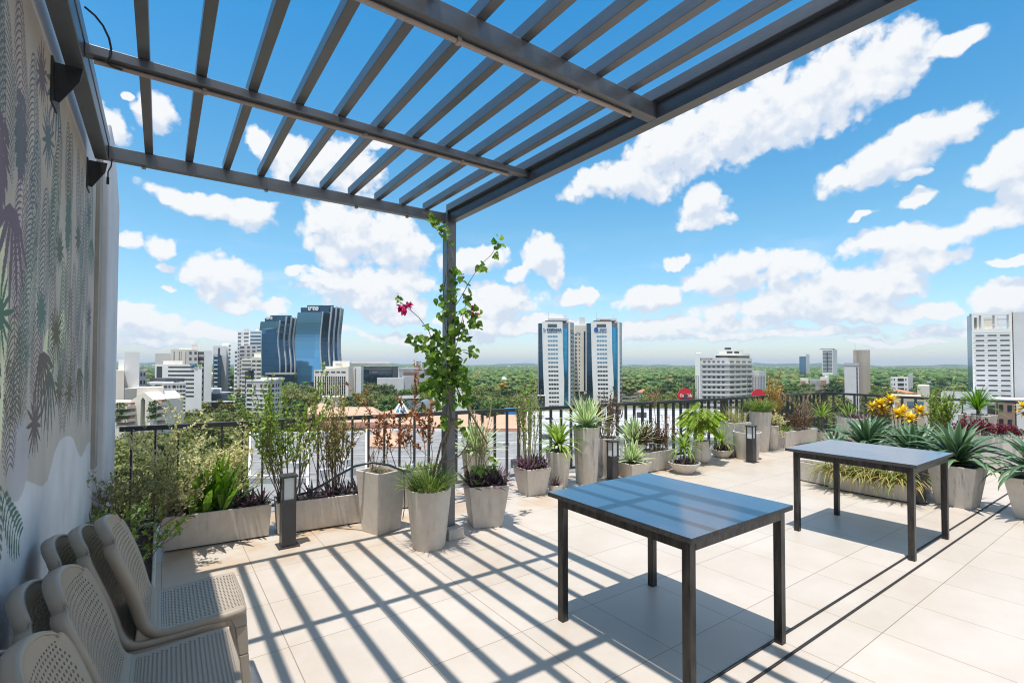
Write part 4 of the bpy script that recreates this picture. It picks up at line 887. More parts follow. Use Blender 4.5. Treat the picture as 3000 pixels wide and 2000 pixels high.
def block(t, name, pts, z0, z1, mat, depth=None, top=None):
    """pts: two or three plan corners seen from the terrace, left to right; the hidden corner is added"""
    if len(pts) == 3: q = pts+[pts[0]+pts[2]-pts[1]]
    else:
        u, n, L, rz = face_geo(*pts); v_ = ((pts[0]+pts[1])*.5).normalized(); v_ = v_*(depth/max(.3, -v_.dot(n))); q = pts+[pts[1]+v_, pts[0]+v_]
    s = sum(q[i].x*q[(i+1)%4].y-q[(i+1)%4].x*q[i].y for i in range(4)); 
    if s < 0: q = q[::-1]
    mb = MB(); mb.prism(q, z0, z1, 0, 1 if top else None); o = mb.build(name, [mat]+([top] if top else []), t)
    FOOT.append(q); return o
FOOT = []
def bldg(label, px, D, name='tower_block', cat='building', group=None):
    c = P2(px, D); return thing(name, label, cat, (c.x, c.y, GZ), group)
def rows(z1, n, step, h): return [(z1-step*i-h, z1-step*i) for i in range(n)]
def text(t, s, wh, a, b, frac, z, mat, shear=0., name='sign_lettering', off=.3, bold=0.):
    cu = bpy.data.curves.new('sign', 'FONT'); cu.body = s; cu.size = 1.; cu.extrude = .06; cu.shear = shear; cu.offset = bold; cu.align_x = 'CENTER'
    o = bpy.data.objects.new('tmp', cu); COL.objects.link(o); bpy.context.view_layer.update()
    me = bpy.data.meshes.new_from_object(o.evaluated_get(bpy.context.evaluated_depsgraph_get())); bpy.data.objects.remove(o)
    me.materials.clear(); me.materials.append(mat); me.name = name
    xs = [v.co.x for v in me.vertices]; hs_ = .70; kx, ky = wh[0]/(max(xs)-min(xs)), wh[1]/hs_
    for v in me.vertices: v.co = (v.co.x*kx, v.co.y*ky, v.co.z*2.)
    u, n, L, rz = face_geo(a, b); c = a+u*(L*frac)+n*off
    ob = bpy.data.objects.new(name, me); COL.objects.link(ob); ob.parent = t; ob.location = (c.x-t.location.x, c.y-t.location.y, z-t.location.z); ob.rotation_euler = (rad(90), 0, rz if u.dot(Vector(_rt[:2])) > 0 else rz+math.pi); return ob
INKW = M('white_sign', (.75,.75,.75), .5); INKB = M('navy_sign', (.02,.05,.16), .5); INKG = M('green_sign', (.30,.45,.10), .5); INKT = M('teal_sign', (.05,.20,.28), .5); INKY = M('gold_sign', (.55,.42,.10), .5); REDS = M('red_sign', (.62,.022,.035), .45)
# ---- left group --------------------------------------------------------
D = 175; t = bldg('blank white slab tower with a lower side wing, by the end wall', 385, D)
z = lambda y, px=385: ZY(px, y, D)
block(t, 'wall', [P2(365,D), P2(408.5,D)], GZ, z(1031), WG, 14); block(t, 'side_wing', [P2(330,D-3), P2(364.5,D-3)], GZ, z(1085), BE, 15); block(t, 'lift_house', [P2(347,D+3), P2(364,D+3)], GZ, z(1052), WH, 8)
block(t, 'lower_wall', [P2(366,D-6), P2(428,D-1)], GZ, z(1136), BE, 5); block(t, 'rear_flats', [P2(409,D+10), P2(429,D+12)], GZ, z(1084), TAUPE, 10)
wins(t, P2(409,D+10), P2(429,D+12), rows(z(1092), 5, 3.0, 1.4), [(.15,.4),(.6,.85)], DKG)
D = 132; t = bldg('cream gabled apartment house with round planted balconies', 410, D, 'gabled_house')
z = lambda y, px=420: ZY(px, y, D)
a, b = P2(386,D), P2(452,D); u, n, L, rz = face_geo(a, b)
mb = MB(); gp = [a, b]; zz = [z(1164), z(1168)]
prof = [(a,GZ),(a+u*L*.30,GZ),(a+u*L*.30,0)]
def gab(m):
    q = [(0,GZ),(.43,GZ),(.43,z(1172)),(.52,z(1163)),(.62,z(1172)),(.62,GZ),(1,GZ),(1,z(1172)),(.57,z(1149)),(0,z(1172))]
    f = [a+u*L*s for s, _ in q]; k = len(q); vs = [(p.x,p.y,q[i][1]) for i, p in enumerate(f)]+[(p.x-n.x*12,p.y-n.y*12,q[i][1]) for i, p in enumerate(f)]
    m.add(vs, [(0,1,2,9),(2,3,8,9),(3,4,8),(4,5,6,7),(4,7,8)]+[(i,k+i,k+(i+1)%k,(i+1)%k) for i in range(k)])
part('gable_wall', gab, CR, t); FOOT.append([a,b,b-n*12,a-n*12])
c = a+u*L*.525-n*2; ub('arched_window', t, c, rz, L*.2, .4, GZ, z(1166), DKG); ub('rear_wall', t, c-n*1.2, rz, L*.3, .4, GZ, z(1158), SALM)
block(t, 'upper_block', [P2(402,D+4), P2(480,D+6)], GZ, z(1137), BE, 8)
for s, xa, xb, k0 in ((0,341,388,0),(1,449,477,1)):
    for i in range(4):
        y = 1186+i*19 if s == 0 else 1180+i*21
        A, Bp = P2(xa,D-1.5+3*s), P2(xb,D-1.5+3*s); uu, nn, LL, r_ = face_geo(A, Bp); cc = (A+Bp)/2
        ub('balcony', t, cc, r_, LL, 3.2, z(y+9), z(y), CR); ub('balcony_recess', t, cc-nn*1.0, r_, LL*.86, 2., z(y), z(y-8.5), BRK)
        g = MB()
        for q in range(60): leaf(g, Vector((*(cc+nn*1.5+uu*R.uniform(-.4,.4)*LL), z(y)+R.uniform(-.3,.25))), rv(), rv(), .9, .6)
        if i < 3: g.build('balcony_plants', GRN, t)
block(t, 'side_block', [P2(341,D+1), P2(387,D+1)], GZ, z(1178), CR, 8)
D = 168; t = bldg('grey and white apartment block with a dark penthouse, windows in a tight grid', 490, D)
z = lambda y, px=490: ZY(px, y, D)
a, c, b = P2(428,D+14), P2(480,D), P2(545.5,D+3)
block(t, 'wall', [a,c,b], GZ, z(1122), TAUPE); ub('cornice', t, (a+b)/2, face_geo(c,b)[3], (b-c).length*1.05, 17, z(1126), z(1119), WH)
block(t, 'penthouse', [P2(440,D+8),P2(486,D+3),P2(541,D+6)], z(1119), z(1109), SL)
rw = rows(z(1129), 7, (z(1129)-z(1201))/6.2, (z(1129)-z(1201))/10)
wins(t, c, b, rw, [(.03,.16),(.22,.30),(.40,.54),(.60,.66),(.72,.82),(.86,.97)], GREYW); wins(t, c, b, rw, [(.42,.52),(.74,.80)], DKG, 'balcony_door', .3, .12); wins(t, a, c, rw[:3], [(.1,.35),(.55,.8)], GREYW)
wins(t, c, b, [(q[0]-.75,q[0]-.45) for q in rw], [(0,1)], WH, 'floor_band', .5, .2)
D = 215; t = bldg('white office block with ribbon windows and a green bank sign', 520, D, 'office_block')
z = lambda y, px=520: ZY(px, y, D)
a, b = P2(455,D), P2(592,D-2)
block(t, 'wall', [a,b], GZ, z(1066.5), WH, 16)
block(t, 'roof_house', [P2(478,D+4),P2(535,D+4)], z(1067), z(1056), BE, 8)
wins(t, a, b, rows(z(1072.5), 8, (z(1072.5)-z(1157))/7, (z(1072.5)-z(1157))/7*.36), [(.28,.835)], DKG, 'ribbon_window', .3)
wins(t, a, b, [(z(1106),z(1073))], [(.03,.15)], SL, 'stair_window')
text(t, 'GNB', (3.1,1.15), a, b, .835, z(1072.5), INKT, bold=.03); wins(t, a, b, [(z(1072.5),z(1066.5))], [(.925,.985)], INKG, 'sign_emblem', .3, .3)
D = 275; t = bldg('big beige residential tower with a grey side slab behind the ribbon window office', 560, D)
z = lambda y, px=560: ZY(px, y, D)
block(t, 'wall', [P2(500,D),P2(548,D-3)], GZ, z(1023), BE, 14); block(t, 'core', [P2(548,D-3),P2(579,D-3)], GZ, z(1024.5), TAUPE, 14); block(t, 'balcony_bay', [P2(579,D+1),P2(598,D+1)], GZ, z(1028), CR, 10); block(t, 'side_slab', [P2(598,D-5),P2(620.5,D-5)], GZ, z(1028), WG, 16)
block(t, 'lift_house', [P2(561,D+2),P2(579,D+2)], z(1026), z(1008), BE, 6); block(t, 'lower_wing', [P2(454,D+6),P2(499.5,D+6)], GZ, z(1034.5), TAUPE, 14); block(t, 'roof_step', [P2(524,D+3),P2(561,D+3)], z(1024), z(1019), WH, 6)
rw = rows(z(1030), 14, 3.3, 1.5)
wins(t, P2(500,D), P2(548,D-3), [(z(1066),z(1029))], [(.18,.23),(.5,.54),(.62,.65),(.9,.94)], GREYW, 'slot_window'); wins(t, P2(548,D-3), P2(579,D-3), rw, [(.2,.42),(.68,.9)], DKG)
wins(t, P2(579,D+1), P2(598,D+1), rw, [(.05,.95)], GREYW, 'balcony_window'); wins(t, P2(579,D+1), P2(598,D+1), [(q[0]-1.2,q[0]-.1) for q in rw], [(0,1)], TAUPE, 'balcony', .9, .7)
D = 420; t = bldg('slim grey tower paired with a white striped one, left of the curved glass towers', 650, D)
z = lambda y, px=650: ZY(px, y, D)
block(t, 'wall', [P2(624,D),P2(663,D-2)], GZ, z(1013), WG, 20); wins(t, P2(624,D), P2(663,D-2), [(z(1102),z(1019))], [(.36,.52)], SL, 'dark_strip', .4)
block(t, 'striped_wing', [P2(649,D+18),P2(674,D+16)], GZ, z(1002), WH, 18); rw = rows(z(1008), 24, 3.5, 1.5); wins(t, P2(663.5,D+17), P2(674,D+16), rw, [(.0,1)], GREYW, 'ribbon_window', .4)
block(t, 'glass_bay', [P2(625,D-8),P2(648,D-10)], GZ, z(1040), CURTD, 8); wins(t, P2(625,D-8), P2(648,D-10), rows(z(1042), 16, 3.6, .7), [(.2,.62)], WH, 'balcony', .9, .8)
D = 470
t = bldg('tall greyish residential tower with a framed glass top beside the nearer curved pair', 715, D)
z = lambda y, px=715: ZY(px, y, D)
block(t, 'wall', [P2(695,D),P2(729,D-3)], GZ, z(972), WG, 20); block(t, 'lift_house', [P2(713,D+3),P2(729,D+3)], z(973), z(963), TAUPE, 10); block(t, 'rear_wing', [P2(700,D-10),P2(752,D-14)], GZ, z(1012), TAUPE, 14)
rw = rows(z(975), 12, 3.5, 1.6); wins(t, P2(695,D), P2(729,D-3), rw, [(.03,.3),(.55,.95)], GREYW, 'ribbon_window', .4); wins(t, P2(700,D-10), P2(752,D-14), rows(z(1016), 16, 3.5, 1.7), [(.05,.3),(.45,.6),(.74,.92)], GREYW)
D = 500; t = bldg('white banded tower rising just left of the farther curved glass tower', 745, D)
z = lambda y, px=745: ZY(px, y, D)
block(t, 'wall', [P2(731,D),P2(765,D)], GZ, z(968), WH, 18); block(t, 'lift_house', [P2(746,D+2),P2(764,D+2)], z(969), z(960.5), WH, 8); wins(t, P2(731,D), P2(765,D), rows(z(972), 22, 3.6, 1.6), [(.04,.96)], BLW, 'ribbon_window', .4)
D = 400; t = bldg('cream apartment tower with stacked balconies in front of the greyish tower', 735, D)
z = lambda y, px=735: ZY(px, y, D)
block(t, 'wall', [P2(708,D),P2(737,D-3)], GZ, z(1050), CR, 16); block(t, 'bay', [P2(737,D-3),P2(766,D-1)], GZ, z(1046), CR, 14); block(t, 'lift_house', [P2(744,D+3),P2(765,D+3)], z(1047), z(1034), CR, 8); block(t, 'slim_wing', [P2(686,D+10),P2(694,D+10)], GZ, z(1024), WH, 16)
rw = rows(z(1055), 14, 3.4, 1.5); wins(t, P2(708,D), P2(737,D-3), rw, [(.06,.95)], GREYW, 'balcony_window'); wins(t, P2(737,D-3), P2(766,D-1), rw, [(.05,.4),(.5,.95)], GREYW); wins(t, P2(686,D+10), P2(694,D+10), rows(z(1028), 22, 3.5, 1.7), [(.2,1)], GREYW)
wins(t, P2(708,D), P2(737,D-3), [(q[0]-1,q[0]) for q in rw], [(0,1)], CR, 'balcony', .8, .7)
D = 238; t = bldg('dark slate billboard standing behind the white gridded apartment house', 731, D, 'billboard', 'billboard')
z = lambda y, px=731: ZY(px, y, D)
block(t, 'panel', [P2(718,D),P2(745,D)], GZ+.5, z(1087), SL, 2); ub('roof_box', t, P2(735,D), face_geo(P2(718,D),P2(745,D))[3], 2, 2, z(1087), z(1084), SL)
D = 212; t = bldg('white apartment house with taupe panels and square window columns', 770, D, 'apartment_house')
z = lambda y, px=770: ZY(px, y, D)
a, c, b = P2(722,D), P2(786,D-6), P2(826.5,D+4)
block(t, 'wall', [a,c,b], GZ, z(1112), TAUPE); rw = rows(z(1124), 6, (z(1124)-z(1195))/5.3, 1.35)
rf = (c-a); ub('roof_house', t, P2(800,D+2), face_geo(c,b)[3], 5, 8, z(1112), z(1106), WH)
wins(t, a, c, [(q[0]-.95,q[0]-.55) for q in rw]+[(z(1116),z(1112))], [(0,1)], WH, 'floor_band', .4, .15); wins(t, c, b, [(q[0]-.95,q[0]-.55) for q in rw]+[(z(1116),z(1111))], [(0,1)], WH, 'floor_band', .4, .15)
wins(t, a, c, rw, [(.05,.28),(.66,.74),(.84,.96)], DKG); wins(t, c, b, rw, [(.03,.12),(.28,.42),(.55,.62),(.72,.80)], DKG); wins(t, a, c, rw, [(.0,.035),(.30,.36)], WH, 'pilaster', .4, .2)
D = 285; t = bldg('low modern glass pavilion among trees below the striped tower', 630, D, 'pavilion')
z = lambda y, px=630: ZY(px, y, D)
block(t, 'wall', [P2(592,D),P2(668,D-4)], GZ, z(1152), GREYW, 22); block(t, 'upper_floor', [P2(620,D+6),P2(650,D+4)], z(1152), z(1140), WG, 10); ub('roof_slab', t, P2(630,D+6), face_geo(P2(592,D),P2(668,D-4))[3], 17, 14, z(1153), z(1150), ROOFW); ub('canopy', t, P2(640,D-12), face_geo(P2(592,D),P2(668,D-4))[3], 16, 8, z(1172), z(1170), ROOFW)
# ---- the two curved glass towers --------------------------------------
def wave_tower(label, D, xs, ytop, ybot, amp, sign, sgn_px, fins, crown, colG, colS, scale_txt, podium=None):
    t = bldg(label, (xs[0]+xs[1])/2, D, 'curved_glass_tower'); z = lambda y, px=None: ZY((xs[0]+xs[1])/2, y, D)
    zt, zb = z(ytop), z(ybot); n = 28
    wv = lambda s: amp*math.sin(2*math.pi*(s*.98+.10))                 # horizontal swing of the curved profile, in metres
    a, b = P2(xs[0],D), P2(xs[1],D); u, nn, L, rz = face_geo(a, b)
    side = Vector((u.x*.8-nn.x*.62, u.y*.8-nn.y*.62)).normalized()
    def sheet(name, p, q, z0, z1, mat, th=1.0):
        m = MB(); r_ = []
        for i in range(n+1):
            zz = z0+(z1-z0)*i/n; s = (zz-zb)/(zt-zb); o = nn*wv(s)*.4+u*wv(s)*.75
            r_ += [(*(p+o), zz), (*(q+o), zz), (*(q+o-nn*th), zz), (*(p+o-nn*th), zz)]
        m.add(r_, [(i*4+j,i*4+(j+1)%4,(i+1)*4+(j+1)%4,(i+1)*4+j) for i in range(n) for j in range(4)]+[(3,2,1,0),tuple(n*4+j for j in range(4))])
        return m.build(name, mat, t)
    sheet('glass_front', a, b, zb, zt, colG, 12)
    p = b.copy()
    for k, (w, dep, top) in enumerate(fins):
        q = P2(w, D+dep)
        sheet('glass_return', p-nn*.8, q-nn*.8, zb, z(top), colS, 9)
        m_ = sheet('pale_fin', p-u*.35-nn*.1, p+u*.75-nn*.1, zb, z(top)+.8, FIN, 2.0); p = q
    sheet('pale_fin', p-u*.4, p+u*.6, zb, z(fins[-1][2])+.8, FIN, 1.4)
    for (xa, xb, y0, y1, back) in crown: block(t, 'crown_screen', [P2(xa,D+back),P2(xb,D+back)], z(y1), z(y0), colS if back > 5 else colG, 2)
    text(t, sign, scale_txt, P2(xs[0],D+sgn_px[2]-.1), P2(xs[1],D+sgn_px[2]-.1), (sgn_px[0]-xs[0])/(xs[1]-xs[0]), z(sgn_px[1]), INKW, bold=.05, off=1.6)
    FOOT.append([a,p,p-nn*30,a-nn*25]); return t
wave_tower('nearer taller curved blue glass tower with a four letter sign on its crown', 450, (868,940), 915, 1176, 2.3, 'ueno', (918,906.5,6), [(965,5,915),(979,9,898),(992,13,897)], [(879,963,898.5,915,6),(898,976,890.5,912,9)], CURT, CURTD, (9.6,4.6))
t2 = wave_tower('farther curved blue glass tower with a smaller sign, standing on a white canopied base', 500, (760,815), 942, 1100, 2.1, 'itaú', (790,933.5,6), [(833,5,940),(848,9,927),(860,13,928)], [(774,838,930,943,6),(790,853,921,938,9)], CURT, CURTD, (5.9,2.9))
D = 490; z = lambda y: ZY(830, y, D)
ub('canopy', t2, P2(830,D-8), face_geo(P2(790,D),P2(870,D))[3], 28, 14, z(1096), z(1091), ROOFW); ub('podium', t2, P2(832,D-2), face_geo(P2(790,D),P2(870,D))[3], 25, 12, GZ, z(1097), CURTD)
# ---- hotel, mall and stores in the middle ---------------------------------
D = 345; t = bldg('cream hotel with rows of small square windows beside the nearer curved tower', 990, D, 'hotel')
z = lambda y, px=980: ZY(px, y, D)
a, b = P2(920,D), P2(1021,D-6); u, n, L, rz = face_geo(a, b)
m = MB(); q = [a,b,b-n*20,a-n*20]; m.prism(q[::-1] if sum(q[i].x*q[(i+1)%4].y-q[(i+1)%4].x*q[i].y for i in range(4)) < 0 else q, GZ, 0.); zt = [z(1084.5), z(1075), z(1075), z(1084.5)]
pl = q if m.v[0][0] == q[0].x else q[::-1]
m = MB(); m.prism(pl, GZ, [z(1084.5) if (p-a).length < 1e-3 or (p-(a-n*20)).length < 1e-3 else z(1073.5) for p in pl]); m.build('wall', CR, t); FOOT.append(q)
rw = rows(z(1101.5), 8, (z(1101.5)-z(1161))/6.9, 1.9)
wins(t, a, b, rw, [(.035,.065),(.12,.15),(.19,.215)], DKG); wins(t, a, b, rw, [(.26+.062*i,.295+.062*i) for i in range(11)], DKG); wins(t, a, b, [(q_[0],q_[1]) for q_ in rw], [(.24,.93)], BE, 'recess_band', .2, .02); wins(t, a, b, [(z(1092),z(1087))], [(.035,.15),(.19,.28),(.34,.45),(.5,.62),(.66,.76),(.8,.92)], GREYW, 'loggia')
m = MB(); c = P2(1035,D+6); m.lathe([(6.5,GZ),(6.5,z(1081))], (c.x,c.y,0), 24); m.lathe([(0,z(1081)),(6.5,z(1081))], (c.x,c.y,0), 24); m.build('round_stair', CR, t, smooth=False)
block(t, 'end_slab', [P2(1041,D-2),P2(1058,D-4)], GZ, z(1076), WG, 14); wins(t, P2(1041,D-2), P2(1058,D-4), [(z(1160),z(1080))], [(0,.1)], SL, 'slot_window')
block(t, 'roof_house', [P2(975,D+9),P2(1024,D+7)], z(1080), z(1057), CR, 9); block(t, 'upper_step', [P2(952,D+7),P2(1000,D+6)], z(1082), z(1073), CR, 6)
text(t, 'Sheraton', (4.9,1.2), P2(975,D+9), P2(1024,D+7), .36, z(1068.5), GR, bold=.03)
D = 420; t = bldg('long dark glass mall wing with a white roof slab', 1090, D, 'mall_wing')
z = lambda y, px=1095: ZY(px, y, D)
block(t, 'wall', [P2(1024,D),P2(1150,D+10)], GZ, z(1080), CURTD, 30); block(t, 'roof_slab', [P2(1022,D-2),P2(1156,D+8)], z(1071), z(1063.5), ROOFW, 32); block(t, 'roof_house', [P2(1030,D+8),P2(1143,D+16)], z(1064), z(1058), BE, 15); block(t, 'dark_tower', [P2(1150,D+5),P2(1167,D+5)], GZ, z(1073), SL, 12)
wins(t, P2(1024,D), P2(1150,D+10), [(z(1096),z(1083))], [(.45,.98)], GREYW, 'shop_glazing', .4, .3); wins(t, P2(1024,D), P2(1150,D+10), [(z(1079),z(1074))], [(.3,1.0)], DKG, 'upper_glazing', .4, .3); wins(t, P2(1024,D), P2(1150,D+10), [(z(1092),z(1089))], [(.52,.64)], SALM, 'red_sign', .4, .5)
D = 425; t = bldg('white flat roofed warehouse store right of the dark mall wing', 1225, D, 'warehouse')
z = lambda y, px=1225: ZY(px, y, D)
block(t, 'front_wall', [P2(1105,D-20),P2(1183,D-16)], GZ, z(1105), WG, 6); block(t, 'wall', [P2(1167,D),P2(1243,D+2),], GZ, z(1081), WH, 40); block(t, 'side_wall', [P2(1243,D+2),P2(1300,D+35)], GZ, z(1081), GR, 30, ROOFW); block(t, 'lower_front', [P2(1178,D-14),P2(1262,D-8)], GZ, z(1101), GR, 8); wins(t, P2(1167,D), P2(1243,D+2), [(z(1100),z(1090))], [(.2,.72)], SALM, 'cafe_terrace', .6, .4)
ub('roof_edge', t, P2(1236,D+16), face_geo(P2(1167,D),P2(1243,D+2))[3], 37, 38, z(1081), z(1077), ROOFW)
D = 880; t = bldg('small pale far tower standing over the warehouse roof', 1232, D)
z = lambda y, px=1232: ZY(px, y, D)
block(t, 'wall', [P2(1216,D),P2(1236,D)], GZ, z(1056), WH, 14); block(t, 'side_wing', [P2(1237,D+4),P2(1248,D+4)], GZ, z(1062), GR, 12); wins(t, P2(1216,D), P2(1236,D), rows(z(1058), 8, 3.4, 1.4), [(.1,.9)], GREYW, 'ribbon_window', .5)
D = 295; t = bldg('low annex with a beige roof in front of the cream hotel', 1060, D, 'annex')
z = lambda y, px=1060: ZY(px, y, D)
block(t, 'wall', [P2(1025,D-20),P2(1112,D)], GZ, z(1164), WG, 14, PEACH); block(t, 'low_wing', [P2(945,D+12),P2(1010,D+10)], GZ, z(1166), BE, 12); wins(t, P2(1025,D-20), P2(1112,D), [(z(1178),z(1170))], [(.85,.89),(.5,.54)], DKG)
D = 255; t = bldg('green roofed pavilion half hidden by dark trees left of the vine', 1200, D, 'pavilion')
z = lambda y, px=1200: ZY(px, y, D); m = MB(); a, b = P2(1170,D), P2(1235,D+4); u, n, L, rz = face_geo(a, b); m.prism([a,b,b-n*9,a-n*9], GZ, z(1172)); m.build('wall', WG, t); m = MB(); m.add([(*(a+n),z(1168)),(*(b+n),z(1167)),(*(b-n*5),z(1159)),(*(a-n*5),z(1161)),(*(b-n*11),z(1168)),(*(a-n*11),z(1168))], [(0,1,2,3),(3,2,4,5)]); m.build('roof', ROOFG, t)
D = 205; t = bldg('narrow white block with tiny square windows right behind the vine', 1320, D, 'apartment_house'); z = lambda y, px=1320: ZY(px, y, D)
block(t, 'wall', [P2(1268,D),P2(1370,D+2)], GZ, z(1133), WH, 12); wins(t, P2(1268,D), P2(1370,D+2), rows(z(1140), 4, 3.2, 1.3), [(.08,.14),(.6,.66),(.85,.92)], DKG)
# ---- twin white towers --------------------------------------------------------
MZ = lambda x, y: (1500+x/4.9, 900+y/4.9)
def white_tower(label, D, q, sign, off):
    t = bldg(label, (q[0]+q[1])/2, D, 'office_tower'); px = (q[0]+q[1])/2; z = lambda y: ZY(px, 900+y/4.9, D); X = lambda x: P2(1500+x/4.9, D)
    a, b = P2(q[0],D), P2(q[1],D); u, n, L, rz = face_geo(a, b); zt, zb = z(207), GZ
    # the front slab: wide at the top, its lower third tapering away from the blue glass
    w0, w1 = .0, 1.0
    m = MB(); pr = [(0.,zt),(1.,zt),(1.02,z(620)),(1.085,z(1050)),(1.07,GZ),(.135,GZ),(.055,z(900))]
    k = len(pr); f = [a+u*L*s for s, _ in pr]
    m.add([(p.x,p.y,pr[i][1]) for i, p in enumerate(f)]+[(p.x-n.x*1.5,p.y-n.y*1.5,pr[i][1]) for i, p in enumerate(f)], [tuple(range(k))]+[(i,k+i,k+(i+1)%k,(i+1)%k) for i in range(k)]); m.build('front_slab', WH, t)
    e = b+u*(L*.32)-n*3
    block(t, 'blue_glass', [b-u*L*.05-n*1.6, b+u*L*.36-n*2.2], GZ, z(292), BRIGHT, 18); block(t, 'upper_terrace', [b-u*L*.05-n*1.8, b+u*L*.27-n*2.2], z(292), z(225), GREYW, 10)
    block(t, 'dark_flank', [a-u*L*.16-n*5, a+u*L*.12-n*4.5], GZ, z(222), CURTD, 14); block(t, 'left_edge', [a-u*L*.18-n*7, a-u*L*.12-n*7], GZ, z(219), WG, 10)
    s0 = b+u*(L*.335)-n*1.2; s1 = b+u*(L*.66)-n*13
    block(t, 'side_slab', [s0, s1], GZ, z(205), WG, 4); ub('side_pier', t, s0+n*.1, rz, 1.3, 2, GZ, z(203), WH)
    block(t, 'core', [a+u*L*.3-n*9, b+u*L*.42-n*9], GZ, z(190), WH, 16)
    block(t, 'roof_house', [a+u*L*.32-n*8, b+u*L*.35-n*8.5], z(207), z(146), WG, 10); ub('roof_slab', t, a+u*L*.7-n*6.5, rz, L*1.05, 9, z(197), z(188), SL)
    rw = rows(z(344), 18, (z(344)-z(1341))/16., (z(344)-z(1341))/16.*.40)
    for i, r_ in enumerate(rw):
        sh = .006*i; wins(t, a, b, [r_], [(.27+sh*.8+.125*j,.27+sh*.8+.125*j+.105) for j in range(4)], BLW if i < 8 else DKG)
    wins(t, s0, s1, [(c+.0,d) for c, d in rows(z(350), 17, (z(350)-z(1341))/16., 1.6)], [(.35,.62),(.7,.9)], GREYW)
    wins(t, a, b, [(z(288),z(240))], [(.27,.73)], DKG, 'top_loggia', .4)
    for dx in (.35,1.2): m_ = MB(); c = a+u*L*dx-n*9; m_.tube([(*c,z(150)),(*c,z(55 if dx < 1 else 95))], .12, 4); m_.build('antenna', GR, t)
    return t, a, b, z, u, n
t, a, b, z, u, n = white_tower('white office tower with blue glass strip and a long dark lettered sign', 405, (1588,1648), '', 0)
text(t, 'BYSPANIA', (12.2,1.95), a, b, .59, z(337), INKB, bold=.04); wins(t, a, b, [(z(343),z(340))], [(.065,.175)], INKB, 'sign_emblem', .3, .3); wins(t, a, b, [(z(315),z(303))], [(.065,.115)], INKB, 'sign_emblem', .3, .3); wins(t, a, b, [(z(332),z(320))], [(.13,.17)], INKB, 'sign_emblem', .3, .3)
wins(t, b+u*5.6-n*1.2, b+u*11-n*13, [(z(338),z(310))], [(.0,.7)], INKY, 'gold_sign', .4, .5)
t, a, b, z, u, n = white_tower('white office tower with a round blue emblem and a rust stained roof box', 412, (1731.5,1792.5), '', 0)
m = MB(); c = a+u*(b-a).length*.25+n*.3; q = [(c.x+u.x*1.9*math.cos(k*.5236), c.y+u.y*1.9*math.cos(k*.5236), z(322)+2.1*math.sin(k*.5236)) for k in range(12)]; m.add(q, [tuple(range(12))]); m.build('sign_emblem', M('blue_sign', (.03,.10,.42), .5), t)
[wins(t, a, b, [(z(316),z(304))], [(.42+.031*k,.436+.031*k)], INKB, 'sign_lettering', .3, .3) for k in range(11)]; bl_ = M('blue_letter', (.03,.10,.42), .5); [wins(t, a, b, [(z(337),z(322))], [(.42+.057*k,.455+.057*k)], bl_, 'sign_lettering', .3, .3) for k in range(6)]
ub('rust_roof_box', t, a+(b-a)*.75-n*6, face_geo(a,b)[3], 8.2, 5, z(197), z(168), M('rusty_panel', (.45,.25,.15), .85, 0, .4, .6))
D = 430; t = bldg('recessed white core block between the twin white towers', 1700, D); z = lambda y, px=1700: ZY(px, 900+y/4.9, D)
block(t, 'wall', [P2(1683,D),P2(1722,D)], GZ, z(258), CR, 14); block(t, 'lift_tower', [P2(1697,D+2),P2(1715,D+2)], z(260), z(140), WG, 10); block(t, 'side_wall', [P2(1720,D-1),P2(1733,D+8)], GZ, z(235), WG, 12)
rw = rows(z(382), 15, (z(382)-z(1152))/14, (z(382)-z(1152))/14*.4); wins(t, P2(1683,D), P2(1722,D), rw, [(.02,.20),(.33,.40)], DKG); wins(t, P2(1683,D), P2(1722,D), [(z(1200),z(345))], [(.70,.82)], CURTD, 'glass_strip', .4, .2); wins(t, P2(1683,D), P2(1722,D), [(z(1262),z(1205))], [(.05,.3),(.4,.7)], DKG, 'lobby_glass'); text(t, 'ITH', (3.4,1.3), P2(1683,D), P2(1722,D), .30, z(368), GR)
D = 395; c = P2(1704,D); g = MB()
for k in range(200): leaf(g, Vector((*P2(1687+R.random()*35,D), ZY(1704,1160,D)+R.uniform(-1.2,1.4))), rv(), rv(), 1.4, 1.)
g.build('hanging_plants', GRN, t); ub('terrace', t, c, face_geo(P2(1687,D),P2(1722,D))[3], 9.5, 3, ZY(1704,1171,D), ZY(1704,1164,D), SL)
D = 335; t = bldg('slate coloured box building at the foot of the lettered white tower', 1586, D, 'annex'); block(t, 'wall', [P2(1575.5,D),P2(1596.5,D)], GZ, ZY(1586,1159,D), SL, 8); ub('parapet', t, P2(1586,D+3), face_geo(P2(1575,D),P2(1597,D))[3], 5.2, 8.3, ZY(1586,1159.2,D), ZY(1586,1158,D), GR)
# ---- hotel with white bands, red discs ---------------------------------------------
NX = lambda x: 1850+x/4.704
NY = lambda y: 950+y/4.704
D = 330; t = bldg('long white hotel with stacked balcony bands and a stepped rooftop', 2120, D, 'hotel'); z = lambda y, px=2120: ZY(px, NY(y), D)
a, c, b = P2(NX(950),D), P2(NX(1340),D-4), P2(NX(1665),D+14)
block(t, 'end_slab', [P2(NX(878),D-1),P2(NX(950),D-2)], GZ, z(400), WH, 16); block(t, 'front', [a+Vector((0,0)),c], GZ, z(460), WG, 16); block(t, 'right_front', [c,b], GZ, z(460), CR, 16)
rw = rows(z(503), 13, 3.5*.965, 1.25)
nn1 = face_geo(a,c)[1]; nn2 = face_geo(c,b)[1]
wins(t, a, c, rw, [(.06,.98)], TAUPE, 'window_band', .3, .04); wins(t, c, b, rw, [(.0,.98)], TAUPE, 'window_band', .3, .04)
